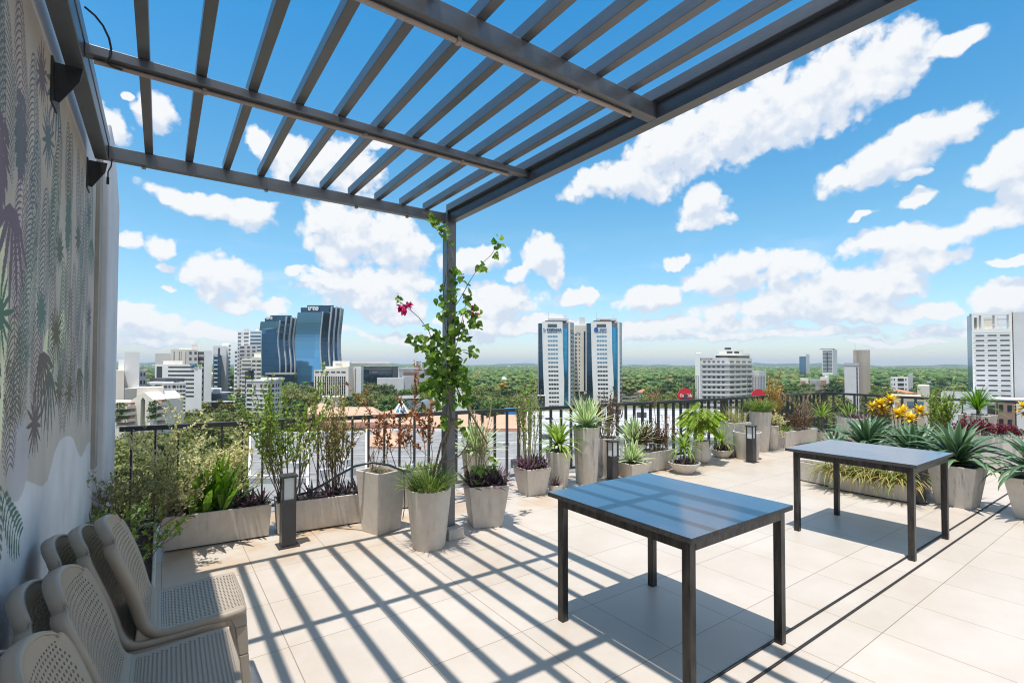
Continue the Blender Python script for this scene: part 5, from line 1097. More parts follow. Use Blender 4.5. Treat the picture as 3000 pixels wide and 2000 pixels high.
for i, r_ in enumerate(rw[:11]): wins(t, a, c, [r_], [(.10+.165*k,.19+.165*k) for k in range(5)], DKG if i % 2 else GREYW, 'window', .3, .09); wins(t, c, b, [r_], [(.05+.25*k,.21+.25*k) for k in range(4)], GREYW, 'window', .3, .09)
wins(t, a, c, [(q[0]-1.45,q[0]-.15) for q in rw], [(.04,1)], WG, 'balcony_band', 1.4, 1.1); wins(t, c, b, [(q[0]-1.45,q[0]-.15) for q in rw], [(0,1)], CR, 'balcony_band', 1.4, 1.1)
block(t, 'top_glazing', [P2(NX(1160),D+4),P2(NX(1628),D+12)], z(460), z(428), DKG, 10); block(t, 'roof_slab', [P2(NX(1150),D+2),P2(NX(1640),D+12)], z(428), z(402), CR, 13); block(t, 'roof_house', [P2(NX(1205),D+6),P2(NX(1545),D+10)], z(402), z(345), WH, 8); block(t, 'side_house', [P2(NX(895),D+4),P2(NX(965),D+4)], z(402), z(385), WH, 6); wins(t, P2(NX(1205),D+6), P2(NX(1545),D+10), [(z(395),z(365))], [(.32,.55),(.62,.82)], GREYW, 'roof_window'); ub('tank', t, P2(NX(1330),D+10), 0, 3, 3, z(345), z(312), SL); ub('side_annex', t, P2(NX(1720),D+20), 0, 9, 9, GZ, z(640), WG)
text(t, 'DAZZLER', (6.4,1.0), a, c, .245, z(488), SL, bold=.02, off=1.3); text(t, 'BY WYNDHAM', (4.4,.42), a, c, .56, z(484), GR, off=1.3)
wins(t, a, c, [(z(500),z(462))], [(-.10,.04)], GREYW, 'blue_corner')
lat = M('scaffold_steel', (.05,.05,.055), .6)
def disc_sign(label, px, py, rpx, D, words, lx0, lx1, ly0, ly1):
    t = bldg(label, px, D, 'disc_sign', 'sign'); z = lambda y, p=px: ZY(p, y, D)
    a, b = P2(px-rpx,D), P2(px+rpx,D); u, n, L, rz = face_geo(a, b); c = (a+b)/2; r_ = L/2; zc = z(py); m = MB(); k = 40
    q = [(c.x+u.x*r_*math.cos(2*math.pi*i/k), c.y+u.y*r_*math.cos(2*math.pi*i/k), zc+r_*math.sin(2*math.pi*i/k)) for i in range(k)]
    m.add(q+[(p[0]-n.x*.5,p[1]-n.y*.5,p[2]) for p in q], [tuple(range(k)), tuple(range(k,2*k))[::-1]]+[(i,(i+1)%k,k+(i+1)%k,k+i) for i in range(k)]); m.build('red_disc', REDS, t)
    if words:
        text(t, words, (r_*1.62,r_*.40), a, b, .5, zc-r_*.20, INKW, .35, off=.3, bold=.02)
        m = MB(); cc = c+n*.55; m.obox((cc.x,cc.y,zc-r_*.45), r_*.5, .25, r_*.62, rz); m.build('service_box', SL, t)
    m = MB(); lz0, lz1 = z(ly1), z(ly0)
    for xx in np.linspace(lx0, lx1, 12): p = P2(xx, D+1.5); m.bar((*p,lz0), (*p,lz1), .10, .10)
    for zz in np.linspace(lz0, lz1, 14): p, q_ = P2(lx0,D+1.5), P2(lx1,D+1.5); m.bar((*p,zz), (*q_,zz), .10, .10)
    m.build('lattice_frame', lat, t)
    m = MB(); 
    for s in (.25,.75): p = P2(lx0+(lx1-lx0)*s, D+1.6); m.bar((*p,GZ), (*p,lz0), .4, .4)
    m.build('mast', lat, t)
disc_sign('round red sign with white script lettering on a dark lattice left of the banded hotel', 2007, 1158, 21.3, 190, 'Coca-Cola', 1992, 2046, 1101, 1172)
disc_sign('round red sign half behind terrace grass right of the banded hotel', 2222, 1160, 20.5, 200, '', 2190, 2240, 1102, 1172)
# ---- right group -------------------------------------------------------------------
for lab, D, x0, x1, xs, yt, yb_, nw in (('slim far tower with a bluish front and white side slab',820,2342,2361,2372,1044,1088,12),('broad far white tower with one dark vertical slot',760,2409,2440,2453,1023,1091,16)):
    t = bldg(lab, (x0+x1)/2, D); z = lambda y: ZY(x0, y, D)
    block(t, 'front', [P2(x0,D),P2(x1,D-4)], GZ, z(yt), GREYW if nw == 12 else WH, 18); block(t, 'side_slab', [P2(x1,D-4),P2(xs,D+10)], GZ, z(yt-(7 if nw == 12 else 0)), WH if nw == 12 else WG, 12)
    wins(t, P2(x0,D), P2(x1,D-4), rows(z(yt+4), nw, (z(yt+4)-z(yb_))/nw, 1.5), [(.05,.95)], BLW if nw == 12 else GREYW, 'ribbon_window', .5)
    if nw == 16: wins(t, P2(x0,D), P2(x1,D-4), [(z(1088),z(1032))], [(.42,.54)], SL, 'dark_slot', .5, .3); ub('roof_crown', t, P2(2424,D+6), face_geo(P2(x0,D),P2(x1,D-4))[3], 17, 12, z(1023), z(1021), GREYW)
GX = lambda x: 2300+x/3.36
GY = lambda y: 900+y/3.36
D = 290; t = bldg('stained concrete slab tower with a lower grey block in front', 2515, D); z = lambda y, px=2515: ZY(px, GY(y), D)
a, b = P2(GX(583),D), P2(GX(725),D-3); block(t, 'front_block', [a,b], GZ, z(548), WG, 9); ub('parapet', t, (a+b)/2+face_geo(a,b)[1]*-.1, face_geo(a,b)[3], (b-a).length*1.01, .6, z(572), z(547), GR)
block(t, 'stained_slab', [P2(GX(672),D+8),P2(GX(838),D+4)], GZ, z(416), STAINC, 8); wins(t, a, b, rows(z(588), 16, (z(588)-z(1020))/10.0, 2.4), [(.83,.92)], DKG, 'slot_window', .4); m = MB(); c = P2(GX(692),D+9); m.tube([(*c,z(416)),(*c,z(340))], .1, 4); m.build('antenna', GR, t)
D = 430; t = bldg('pale row of low buildings with a brick end block among trees', 2388, D, 'low_building'); z = lambda y, px=2388: ZY(px, GY(y), D)
block(t, 'left_house', [P2(GX(150),D),P2(GX(228),D-3)], GZ, z(700), CR, 12); block(t, 'brick_wall', [P2(GX(152),D-6),P2(GX(200),D-6)], GZ, z(722), BRK, 4); block(t, 'middle_roof', [P2(GX(240),D+2),P2(GX(345),D+2)], GZ, z(712), ROOFW, 12); block(t, 'right_house', [P2(GX(345),D-2),P2(GX(420),D)], GZ, z(690), CR, 10); block(t, 'end_slab', [P2(GX(388),D+3),P2(GX(432),D+4)], GZ, z(672), WG, 8); block(t, 'right_brick', [P2(GX(350),D-7),P2(GX(405),D-6)], GZ, z(716), BRK, 4)
D = 335; t = bldg('white cube apartment house with a grey stair slab', 2640, D, 'apartment_house'); z = lambda y, px=2640: ZY(px, GY(y), D)
a, b = P2(GX(1036),D), P2(GX(1210),D-2); block(t, 'wall', [a,b], GZ, z(690), WH, 10); block(t, 'stair_slab', [P2(GX(1210),D+2),P2(GX(1255),D+2)], GZ, z(660), GR, 8); wins(t, a, b, rows(z(698), 5, 3.2, 1.9), [(.40,.75)], DKG, 'balcony_window'); wins(t, a, b, rows(z(700), 4, 3.2, 1.4), [(.05,.10),(.18,.25),(.83,.9)], GREYW)
D = 232; t = bldg('tall white tower with three columns of ribbon windows and an open top frame', 2900, D); z = lambda y, px=2900: ZY(px, GY(y), D)
a, b = P2(GX(1846),D), P2(GX(2243),D-5); block(t, 'front', [a,b], GZ, z(215), WH, 18)
u, n, L, rz = face_geo(a, b)
for f0, f1 in ((0,.06),(.24,.30),(.58,.63),(.93,1.0)): c = a+u*L*(f0+f1)/2-n*1; ub('top_pier', t, c, rz, L*(f1-f0), 2, z(215), z(75), WH)
ub('top_beam', t, (a+b)/2-n*1, rz, L, 2, z(82), z(62), WH); ub('top_beam', t, a+u*L*.6-n*1.2, rz, L*.7, 1.2, z(128), z(120), CR); ub('top_beam', t, a+u*L*.6-n*1.2, rz, L*.7, 1.2, z(180), z(172), CR); ub('roof_house', t, a+u*L*.55-n*9, rz, L*.55, 8, z(215), z(90), CR)
rw = rows(z(272), 14, (z(272)-z(856))/12, (z(272)-z(856))/12*.33); wins(t, a, b, rw, [(.09,.305),(.39,.615),(.70,.93)], GREYW, 'ribbon_window', .3); wins(t, a, b, [(q[1]+.75,q[1]+.95) for q in rw], [(.03,.96)], GR, 'joint_line', .15, .03); wins(t, a, b, [(q[0]-.1,q[1]+.25) for q in rw], [(.06,.085),(.31,.385),(.62,.695),(.935,.955)], WG, 'mullion_panel', .2, .04)
block(t, 'glass_edge', [P2(GX(1798),D+9),P2(GX(1845),D+2)], GZ, z(70), BLW, 10); block(t, 'right_slab', [P2(GX(2254),D-5),P2(3075,D-14)], GZ, z(62), WG, 18); ub('seam', t, P2(GX(2249),D-4), rz, .6, .6, GZ, z(55), BRK)
block(t, 'podium', [P2(GX(1700),D-12),P2(3080,D-30)], GZ, z(872), WG, 16)
D = 150; t = bldg('beige low building with blue banded windows behind the far railing', 2680, D, 'low_building'); z = lambda y, px=2680: ZY(px, 1130+y/3.6475, D)
block(t, 'wall', [P2(2610,D),P2(2706,D-4)], GZ, z(105), TANB, 12); block(t, 'brown_house', [P2(2686,D+10),P2(2722,D+10)], GZ, z(12), BE, 8); wins(t, P2(2610,D), P2(2706,D-4), [(z(195),z(160))], [(.48,.98)], BLW, 'ribbon_window'); wins(t, P2(2610,D), P2(2706,D-4), [(z(228),z(205))], [(.48,.98)], SL, 'shade_band'); wins(t, P2(2610,D), P2(2706,D-4), [(z(260),z(100))], [(.0,.10)], WH, 'white_pier'); wins(t, P2(2610,D), P2(2706,D-4), [(z(225),z(150))], [(.28,.36)], GREYW)
m = MB(); a, b = P2(2652,D+8), P2(2688,D+8); u, n, L, rz = face_geo(a, b); m.add([(*a,z(92)),(*b,z(92)),(*(b-n*8),z(60)),(*(a+u*L*.3-n*8),z(60))], [(0,1,2,3)]); m.build('tile_roof', TERR, t)
D = 140; t = bldg('long white low building with a grey roof below the tall white tower', 2800, D, 'low_building'); z = lambda y, px=2800: ZY(px, 1130+y/3.6475, D)
block(t, 'wall', [P2(2755,D),P2(2905,D-8)], GZ, z(75), WH, 16, ROOFG); wins(t, P2(2755,D), P2(2905,D-8), rows(z(110), 3, 4.2, 1.9), [(.1,.2),(.4,.5),(.72,.82)], GREYW); block(t, 'grey_side', [P2(2890,D-14),P2(2912,D-14)], GZ, z(165), SL, 6)
D = 120; t = bldg('brick coloured low building at the far right behind the railing', 2930, D, 'low_building'); z = lambda y, px=2930: ZY(px, 1130+y/3.6475, D)
block(t, 'wall', [P2(2912,D),P2(2975,D-4)], GZ, z(170), BRK, 10, ROOFG); wins(t, P2(2912,D), P2(2975,D-4), rows(z(195), 3, 3.4, 1.5), [(.2,.4),(.6,.8)], DKG)
# ---- shopping centre just below the terrace --------------------------------------
def hip(label, x0, x1, D0, D1, ze, za, wallz=None, mat=None, inset=.5, name='peaked_roof_hall', skylight=False):
    t = bldg(label, (x0+x1)/2, (D0+D1)/2, name); a, b = P2(x0,D0), P2(x1,D0); c, d = P2(x1,D1), P2(x0,D1); m4 = (a+b+c+d)/4
    m = MB(); m.prism([a,b,c,d], GZ, ze-1.6); m.build('wall', SALM if mat is None else WH, t); FOOT.append([a,b,c,d])
    k = 1.06; q = [m4+(p-m4)*k for p in (a,b,c,d)]; r0, r1 = m4+(a-b)*inset*.5, m4+(b-a)*inset*.5
    m = MB(); m.prism(q, ze-1.6, ze-.05); m.build('eaves', SALM if mat is None else ROOFW, t)
    m = MB(); m.add([(*p,ze) for p in q]+[(*r0,za),(*r1,za)], [(0,1,5,4),(1,2,5),(2,3,4,5),(3,0,4)]); m.build('roof', mat or PEACH, t)
    if skylight:
        m = MB(); s = (b-a).length*.16; zc = za-1.0; 
        base = [m4+(p-m4)*.30 for p in (a,b,c,d)]; m.add([(*p,zc) for p in base]+[(*m4,zc+3.4)], [(0,1,4),(1,2,4),(2,3,4),(3,0,4)]); m.build('glass_pyramid', BLW, t)
        m = MB(); 
        for p in base: m.bar((*p,zc), (*m4,zc+3.45), .25, .25)
        for i in range(4):
            m.bar((*base[i],zc), (*base[(i+1)%4],zc), .25, .25)
            for f in (.35,.65): m.bar((*(base[i].lerp(m4,f)),zc+3.4*f), (*(base[(i+1)%4].lerp(m4,f)),zc+3.4*f), .16, .16); m.bar((*base[i].lerp(base[(i+1)%4],f),zc), (*m4,zc+3.45), .16, .16)
        m.build('skylight_bars', INKW, t)
    return t
hip('peach tent roof of the shopping centre closest to the curved towers', 905,985, 168,190, -15.0,-12.0, inset=.1)
hip('longest peach ridge roof of the shopping centre', 958,1120, 138,165, -14.2,-11.2, inset=.75)
hip('peach roof topped by a glass pyramid skylight', 1108,1245, 142,172, -15.2,-12.2, inset=.12, skylight=True)
t = hip('peach roof with an arched translucent vault, left of the vine', 1238,1420, 138,166, -15.4,-13.0, inset=.6)
m = MB(); a, b = P2(1215,178), P2(1250,178); u, n, L, rz = face_geo(a, b)
m.add([(*(a+u*L*(.5-.5*math.cos(math.pi*i/12))-n*w),-14.5+3.2*math.sin(math.pi*i/12)) for w in (0,12) for i in range(13)], [(i,i+1,14+i,13+i) for i in range(12)]); m.build('arched_vault', GREYW, t)
hip('peach roof seen between the cane stems right of the post', 1425,1545, 128,150, -14.6,-12.2, inset=.4)
hip('small orange conical roof just beyond the railing', 1085,1185, 108,124, -16.0,-13.4, inset=.05)
def flat(label, x0, x1, D0, D1, zt, wallm_=WH, roof=ROOFW, name='flat_roofed_store', extra=None):
    t = bldg(label, (x0+x1)/2, (D0+D1)/2, name); a, b, c, d = P2(x0,D0), P2(x1,D0), P2(x1,D1), P2(x0,D1)
    m = MB(); m.prism([a,b,c,d], GZ, zt, 0, 1); m.build('wall', [wallm_, roof], t); FOOT.append([a,b,c,d])
    m = MB()
    for p, q in ((a,b),(b,c),(c,d),(d,a)): m.bar((*p,zt+.25), (*q,zt+.25), .35, .5)
    m.build('parapet', wallm_, t)
    m4 = (a+b+c+d)/4; rr = rg(int(x0*7+D0))
    for k in range(9):
        p = m4+(rr.choice((a,b,c,d))-m4)*rr.uniform(.1,.75); m = MB(); m.obox((p.x,p.y,zt+.01), rr.uniform(1,2.6), rr.uniform(1,2), rr.uniform(.5,1.3), rr.uniform(0,3)); m.build('roof_unit', rr.choice((WG,GR,SL)), t)
    for f in (.25,.5,.75):
        m = MB(); p, q = a.lerp(d,f), b.lerp(c,f); m.bar((*p,zt+.12), (*q,zt+.12), .3, .22); m.build('roof_seam', rr.choice((GR,WG)), t)
    return t
flat('large white windowless store wall seen through the railing behind the cane shrub', 735,905, 78,128, -16.2, WG, ROOFG)
flat('salmon edged store roof between the white store and the peach roofs', 905,1075, 66,134, -16.6, WH, ROOFG)
flat('wide pale flat roof of the shopping centre right behind the dead twigs', 1075,1420, 58,136, -16.4, WH, ROOFG)
flat('white flat roof with red edging between post and tall streaked pot', 1420,1640, 52,126, -15.2, SALM, ROOFG)
flat('bright white flat roof under the white twin towers', 1545,1790, 96,170, -14.6, WH, ROOFW)
t = flat('grey store with dark window bands behind the dense railing', 1745,2160, 84,140, -11.0, GR, ROOFW); D = 84; wins(t, P2(1745,D), P2(2160,D), [(-13.6,-12.2)], [(.03+.08*k,.09+.08*k) for k in range(12)], INKW, 'white_panel', .3); wins(t, P2(1745,D), P2(2160,D), [(-17,-14.6),(-21.5,-19)], [(.0,1)], SL, 'window_band', .3); wins(t, P2(1745,D), P2(2160,D), [(-24.6,-22.2),(-19,-17.3)], [(.02+.11*k,.11+.11*k) for k in range(9)], DKG)
t = bldg('blue tarpaulin stall roof beside the peach roof', 1492, 150, 'stall_roof', 'stall'); block(t, 'tarpaulin', [P2(1478,158),P2(1512,158)], -14.6, -12.4, M('blue_tarpaulin', (.03,.22,.50), .6, 0, .2, .4), 6); ub('frame', t, P2(1495,160), 0, 5, 5, GZ, -14.7, GR)
for k, (x0, x1, D0, D1, zt) in enumerate(((336,382,70,88,-26),(384,470,64,84,-28.),(560,610,74,92,-27.5),(470,548,98,112,-27.5))):
    hip(('white metal roofed house far below the end wall','low red tiled house below the olive shrub','tiled house roof behind the cream shrub','tiled house half under the canopy beyond the railing')[k], x0, x1, D0, D1, zt, zt+2.0, mat=(ROOFW,TERR,TERR,TERR)[k], inset=.6, name='low_house')
pool = MB(); pq = [P2(395,52),P2(455,52),P2(455,60),P2(395,60)]; pool.prism(pq, -31.9, -30.6); t = bldg('blue grey tiled court roof straight below the railing', 425, 56, 'court_roof'); pool.build('roof', M('court_cover', (.16,.23,.28), .5, 0, .3, .8), t); FOOT.append(pq)
# ---- small houses scattered to the horizon ---------------------------------------
hm = []
rr = rg(77); rmats = [WH, WH, WH, WG, CR, CR, BE]
for k in range(5):
    m = MB(); w, d_, h = rr.uniform(9,16), rr.uniform(8,13), rr.uniform(13,17) if k % 2 == 0 else rr.uniform(9,11); m.box(-w/2,w/2,-d_/2,d_/2,0,h); 
    me = bpy.data.meshes.new('house_body'); me.from_pydata(m.v, [], m.f); me.materials.append(rmats[k]); m2 = MB()
    if k % 2: m2.add([(-w*.55,-d_*.55,h),(w*.55,-d_*.55,h),(w*.55,d_*.55,h),(-w*.55,d_*.55,h),(-w*.2,0,h+2.6),(w*.2,0,h+2.6)], [(0,1,5,4),(1,2,5),(2,3,4,5),(3,0,4),(3,2,1,0)])
    else: m2.box(-w*.52,w*.52,-d_*.52,d_*.52,h+.01,h+.6); m2.box(-w*.2,w*.1,-d_*.2,d_*.2,h+.61,h+3)
    me2 = bpy.data.meshes.new('house_roof'); me2.from_pydata(m2.v, [], m2.f); me2.materials.append(TERR if k % 2 else ROOFW); m3 = MB()
    for i in range(3):
        for j in range(3): m3.box(-w*.36+i*w*.28,-w*.36+i*w*.28+w*.14,-d_/2-.08,d_/2+.08,h-3.2*j-2.4,h-3.2*j-1.)
    hm.append((me, me2))
def far_house(px, D, k, s=1., label=None, grp=None):
    p = P2(px, D); t = thing('distant_house', label or 'small pale house among the far treetops towards the horizon', 'house', (p.x,p.y,GZ), grp or 'distant houses among the far trees', rr.uniform(-.5,.5)-YAW)
    if s != 1: t.scale = (s,s,1)
    for n, me in (('wall',hm[k][0]),('roof',hm[k][1])): o = bpy.data.objects.new(n, me); COL.objects.link(o); o.parent = t
for px, D, k in ((1415,640,0),(1440,700,2),(1470,760,0),(1500,690,4),(1525,820,2),(1545,640,1),(1400,900,2),(1450,1150,0),(1500,1300,4),(1530,1500,0),(1560,1100,2),(1395,520,3),(1540,540,3),(1865,650,0),(1880,700,4),(1905,600,2),(1925,520,4),(1950,620,0),(1965,760,2),(1890,430,3),(1880,1100,0),(1930,1300,2),(1985,900,0),(2010,1000,4),(2230,700,2),(2255,760,0),(2290,820,4),(2320,980,2),(2250,470,3),(2270,460,0),(2380,1000,0),(2330,430,1),(2400,370,3),(2450,400,3),(2470,330,1),(2570,760,4),(2600,900,0),(2640,700,2),(2690,620,0),(2720,560,2),(2745,640,0),(2770,720,4),(2800,580,2),(2740,430,0),(2700,380,3),(2780,400,0),(2660,1100,2),(2740,1300,0),(2560,1200,2),(2820,900,4),(2480,1100,0),(640,900,2),(430,900,0),(445,1200,2),(1370,700,0),(1265,900,2),(1290,1000,0)):
    far_house(px, D, k, rr.uniform(.8,1.3))
for i in range(60):
    px = rr.choice((rr.uniform(1260,1580), rr.uniform(1860,2030), rr.uniform(2210,2840))); far_house(px, rr.uniform(900,2600), rr.choice((0,2,4,0,2)), rr.uniform(.9,1.7))
# ================================================================== GROUND, TREES, SKY
gm = M('ground_soil_and_grass', (.085,.10,.045), .95, 0, .4, .02, col2=(.16,.13,.09))
mb = MB(); n = 48
mb.add([(0,0,GZ)]+[(14000*math.cos(2*math.pi*i/n),14000*math.sin(2*math.pi*i/n),GZ) for i in range(n)], [(0,1+i,1+(i+1)%n) for i in range(n)])
tag(mb.build('ground', gm), kind='structure')
road = M('asphalt', (.055,.055,.058), .9, 0, .25, .3)
mb = MB(); a, b = P2(330,96), P2(640,90)
for p, q, w in ((P2(250,94),P2(900,130),9.),(P2(455,50),P2(470,170),7.),(P2(610,200),P2(690,520),9.)):
    u, nn, L, rz = face_geo(p, q); mb.add([(*(p-nn*w/2),GZ+.02),(*(q-nn*w/2),GZ+.02),(*(q+nn*w/2),GZ+.02),(*(p+nn*w/2),GZ+.02)], [(0,1,2,3)])
tag(mb.build('road', road), kind='structure')
# hills on the horizon ------------------------------------------------
hill_m = M('wooded_hills', (.045,.07,.035), .95, 0, .45, .004)
mb = MB(); rr = rg(9); rows_ = []
for j, (dist, hh) in enumerate(((5200,0),(6200,22),(7200,52),(8200,34),(9500,0))):
    for i in range(161):
        az = YAW+rad(-62+124*i/160); k = i*.31+j
        h = hh*(.75+.28*math.sin(k*.7)+.16*math.sin(k*1.9+1)+.10*math.sin(k*5.1)+.05*rr.random())
        rows_.append((dist*math.sin(az), dist*math.cos(az), GZ-.5+h+(14 if 0 < j < 4 else 0)))
mb.add(rows_, [(j*161+i,j*161+i+1,(j+1)*161+i+1,(j+1)*161+i) for j in range(4) for i in range(160)])
tag(mb.build('hills', hill_m, smooth=True), kind='structure')
# tree crowns ---------------------------------------------------------
nr = np.random.default_rng(3)
def crown_arrays(nc, q, rx, rz, zc, size, flat=.0, inner=.35, cs=(.18,.36)):
    """leaf clumps spread through a lumpy crown volume -> quad corner array (m, 4, 3)"""
    out = []
    th = nr.uniform(0, 2*np.pi, nc); cz = nr.uniform(-.35 if flat else -.75, 1, nc); rad_ = nr.uniform(inner, 1, nc)**.5
    sx = np.sqrt(np.clip(1-cz**2, 0, 1))
    cx = np.stack([rx*rad_*sx*np.cos(th), rx*rad_*sx*np.sin(th), zc+rz*rad_*cz], 1)*nr.uniform(.82,1.08,(nc,1))
    cr = nr.uniform(*cs,nc)*rx
    k = nc*q; ci = np.repeat(np.arange(nc), q)
    d = nr.normal(size=(k,3)); d /= np.linalg.norm(d, axis=1)[:,None]
    p = cx[ci]+d*(cr[ci]*nr.uniform(.45,1,k)**.5)[:,None]*np.array([1,1,.72])
    nrm = d+nr.normal(size=(k,3))*.55+np.array([0,0,.35]); nrm /= np.linalg.norm(nrm, axis=1)[:,None]
    a = np.cross(nrm, nr.normal(size=(k,3))); a /= np.linalg.norm(a, axis=1)[:,None]; b = np.cross(nrm, a)
    s = size*nr.uniform(.55,1.25,k)[:,None]
    lf = np.stack([p-a*s, p-b*s*.55, p+a*s, p+b*s*.55], 1)
    return lf, cx, cr
ICO = None
def ico():
    global ICO
    if ICO is None:
        g_ = (1+5**.5)/2; v = np.array([(-1,g_,0),(1,g_,0),(-1,-g_,0),(1,-g_,0),(0,-1,g_),(0,1,g_),(0,-1,-g_),(0,1,-g_),(g_,0,-1),(g_,0,1),(-g_,0,-1),(-g_,0,1)], float); v /= np.linalg.norm(v[0])
        f = np.array([(0,11,5),(0,5,1),(0,1,7),(0,7,10),(0,10,11),(1,5,9),(5,11,4),(11,10,2),(10,7,6),(7,1,8),(3,9,4),(3,4,2),(3,2,6),(3,6,8),(3,8,9),(4,9,5),(2,4,11),(6,2,10),(8,6,7),(9,8,1)]); ICO = (v, f)
    return ICO
def crown_mesh(name, parts, mat, ks=1.):
    """parts: list of (leaf quads, clump centres, clump radii); a lumpy solid core under the leaves"""
    iv, jf = ico(); quads = np.concatenate([p[0] for p in parts]); cx = np.concatenate([p[1] for p in parts]); cr = np.concatenate([p[2] for p in parts])
    core = cx[:,None,:]+iv[None]*(ks*cr[:,None]*nr.uniform(.62,.98,(len(cx),12)))[:,:,None]*np.array([1,1,.75])
    nq, nc_ = len(quads), len(cx); me = bpy.data.meshes.new(name); nv = nq*4+nc_*12; nl = nq*4+nc_*60
    me.vertices.add(nv); me.loops.add(nl); me.polygons.add(nq+nc_*20)
    me.vertices.foreach_set('co', np.concatenate([quads.reshape(-1,3), core.reshape(-1,3)]).reshape(-1).astype(np.float32))
    li = np.concatenate([np.arange(nq*4), (nq*4+np.arange(nc_)[:,None,None]*12+jf[None]).reshape(-1)]).astype(np.int32); me.loops.foreach_set('vertex_index', li)
    me.polygons.foreach_set('loop_start', np.concatenate([np.arange(0,nq*4,4), nq*4+np.arange(0,nc_*60,3)]).astype(np.int32)); me.materials.append(mat); me.update(calc_edges=True); return me
def quads_mesh(name, arr, mat):
    k = len(arr); me = bpy.data.meshes.new(name); me.vertices.add(k*4); me.loops.add(k*4); me.polygons.add(k)
    me.vertices.foreach_set('co', arr.reshape(-1).astype(np.float32)); me.loops.foreach_set('vertex_index', np.arange(k*4, dtype=np.int32))
    me.polygons.foreach_set('loop_start', np.arange(0, k*4, 4, dtype=np.int32)); me.materials.append(mat); me.update(calc_edges=True); return me
TL = {'green': leafmat('tree_leaves', [(.050,.105,.018),(.085,.16,.028),(.14,.22,.048)], .6, .25, big=.35),
      'olive': leafmat('olive_tree_leaves', [(.09,.12,.022),(.14,.17,.034),(.20,.21,.055)], .65, .25, big=.3),
      'dark': leafmat('dark_tree_leaves', [(.025,.058,.016),(.045,.09,.022),(.075,.125,.03)], .6, .2, big=.3),
      'yellow': leafmat('yellow_flower_leaves', [(.10,.11,.018),(.30,.21,.022),(.45,.30,.03)], .6, .25),
      'gold': leafmat('golden_tree_leaves', [(.075,.10,.02),(.17,.14,.025),(.26,.19,.04)], .6, .25)}
tbark = M('tree_bark', (.10,.075,.055), .9, 0, .35, 2)
PROTO = {}
def proto(key, mat, nc, q, rx, rz, zc, size, flat=0, n=2):
    for i in range(n):
        cr = crown_mesh('tree_crown', [crown_arrays(nc, q, rx, rz, zc, size, flat)], TL[mat], .62)
        t = MB(); rr_ = rg(i*7+nc)
        t.tube([(0,0,-.3),(.1,0,zc*.45),(.25,.1,zc*.8)], [.42,.32,.2], 7)
        for k in range(6):
            a = k*1.05+rr_.random(); e = Vector((math.cos(a)*rx*.6, math.sin(a)*rx*.6, zc+rz*rr_.uniform(-.2,.4))); s = Vector((.1,0,zc*rr_.uniform(.4,.65))); t.tube([s, s.lerp(e,.5)+Vector((0,0,.6)), e], [.18,.12,.05], 5)
        tm = bpy.data.meshes.new('tree_trunk'); tm.from_pydata(t.v, [], t.f); tm.materials.append(tbark)
        PROTO.setdefault(key, []).append((cr, tm))
proto('rain', 'olive', 54, 60, 9.0, 3.0, 9.2, .46, 1, 3); proto('round', 'green', 46, 48, 5.6, 4.4, 7.6, .44, 0, 3); proto('dark', 'dark', 40, 40, 5.0, 5.2, 8.2, .48, 0, 2); proto('yellow', 'yellow', 40, 40, 5.6, 3.8, 7.4, .46, 0, 1); proto('gold', 'gold', 40, 40, 6.2, 4.0, 8.0, .5, 0, 1)
def palm_mesh():
    lf, tr = MB(), MB(); r_ = rg(5); tr.tube([(0,0,-.3),(.15,0,5),(.1,0,10.5)], [.28,.2,.17], 7)
    for i in range(26):
        az = i*2.4; strap(lf, (.1,0,10.4), az, 1.2-1.5*i/26, r_.uniform(2.6,3.4), .9, 1.6, 6, 0, None, .6)
    a = bpy.data.meshes.new('tree_crown'); a.from_pydata(lf.v, [], lf.f); a.materials.append(TL['dark']); b = bpy.data.meshes.new('tree_trunk'); b.from_pydata(tr.v, [], tr.f); b.materials.append(tbark); return a, b
PROTO['palm'] = [palm_mesh()]
def inside(p, q):
    s = None
    for i in range(len(q)):
        a, b = q[i], q[(i+1)%len(q)]; c = (b.x-a.x)*(p.y-a.y)-(b.y-a.y)*(p.x-a.x)
        if s is None: s = c > 0
        elif (c > 0) != s: return False
    return True
def clear(p, r_):
    for q in FOOT:
        cx = sum(v.x for v in q)/len(q); cy = sum(v.y for v in q)/len(q); m4 = Vector((cx,cy)); rad_q = max((v-m4).length for v in q)
        if (p-m4).length > rad_q+r_+1: continue
        if inside(p, q): return False
        for i in range(len(q)):
            a, b = q[i], q[(i+1)%len(q)]; ab = b-a; tt = max(0, min(1, (p-a).dot(ab)/ab.length_squared)) if ab.length_squared else 0
            if (a+ab*tt-p).length < r_*.55: return False
    return True
LAB = {'near_left': ('broad crowned tree of the canopy below the first railing, between wall and cream hotel', 'trees of the canopy below the first railing'),
       'mid': ('leafy tree in the woods between the cream hotel and the white twin towers', 'trees between the hotel and the twin towers'),
       'right': ('leafy tree in the green suburb right of the white twin towers', 'trees in the suburb right of the twin towers')}
def tree(key, i, p, s, label, group, name=None, zs=None):
    cr, tr = PROTO[key][i % len(PROTO[key])]
    t = thing(name or ('palm_tree' if key == 'palm' else 'tree'), label, 'palm tree' if key == 'palm' else 'tree', (p.x,p.y,GZ), group, TR.uniform(0,6.28)); t.scale = (s, s, zs or s*TR.uniform(.9,1.12))
    for n_, me in (('crown',cr),('trunk',tr)): o = bpy.data.objects.new(n_, me); COL.objects.link(o); o.parent = t
TR = rg(19); PLACED = []
def put(key, px, D, s, label, group=None, zs=None):
    p = P2(px, D); PLACED.append((p, s*5)); tree(key, TR.randint(0,5), p, s, label, group, None, zs)
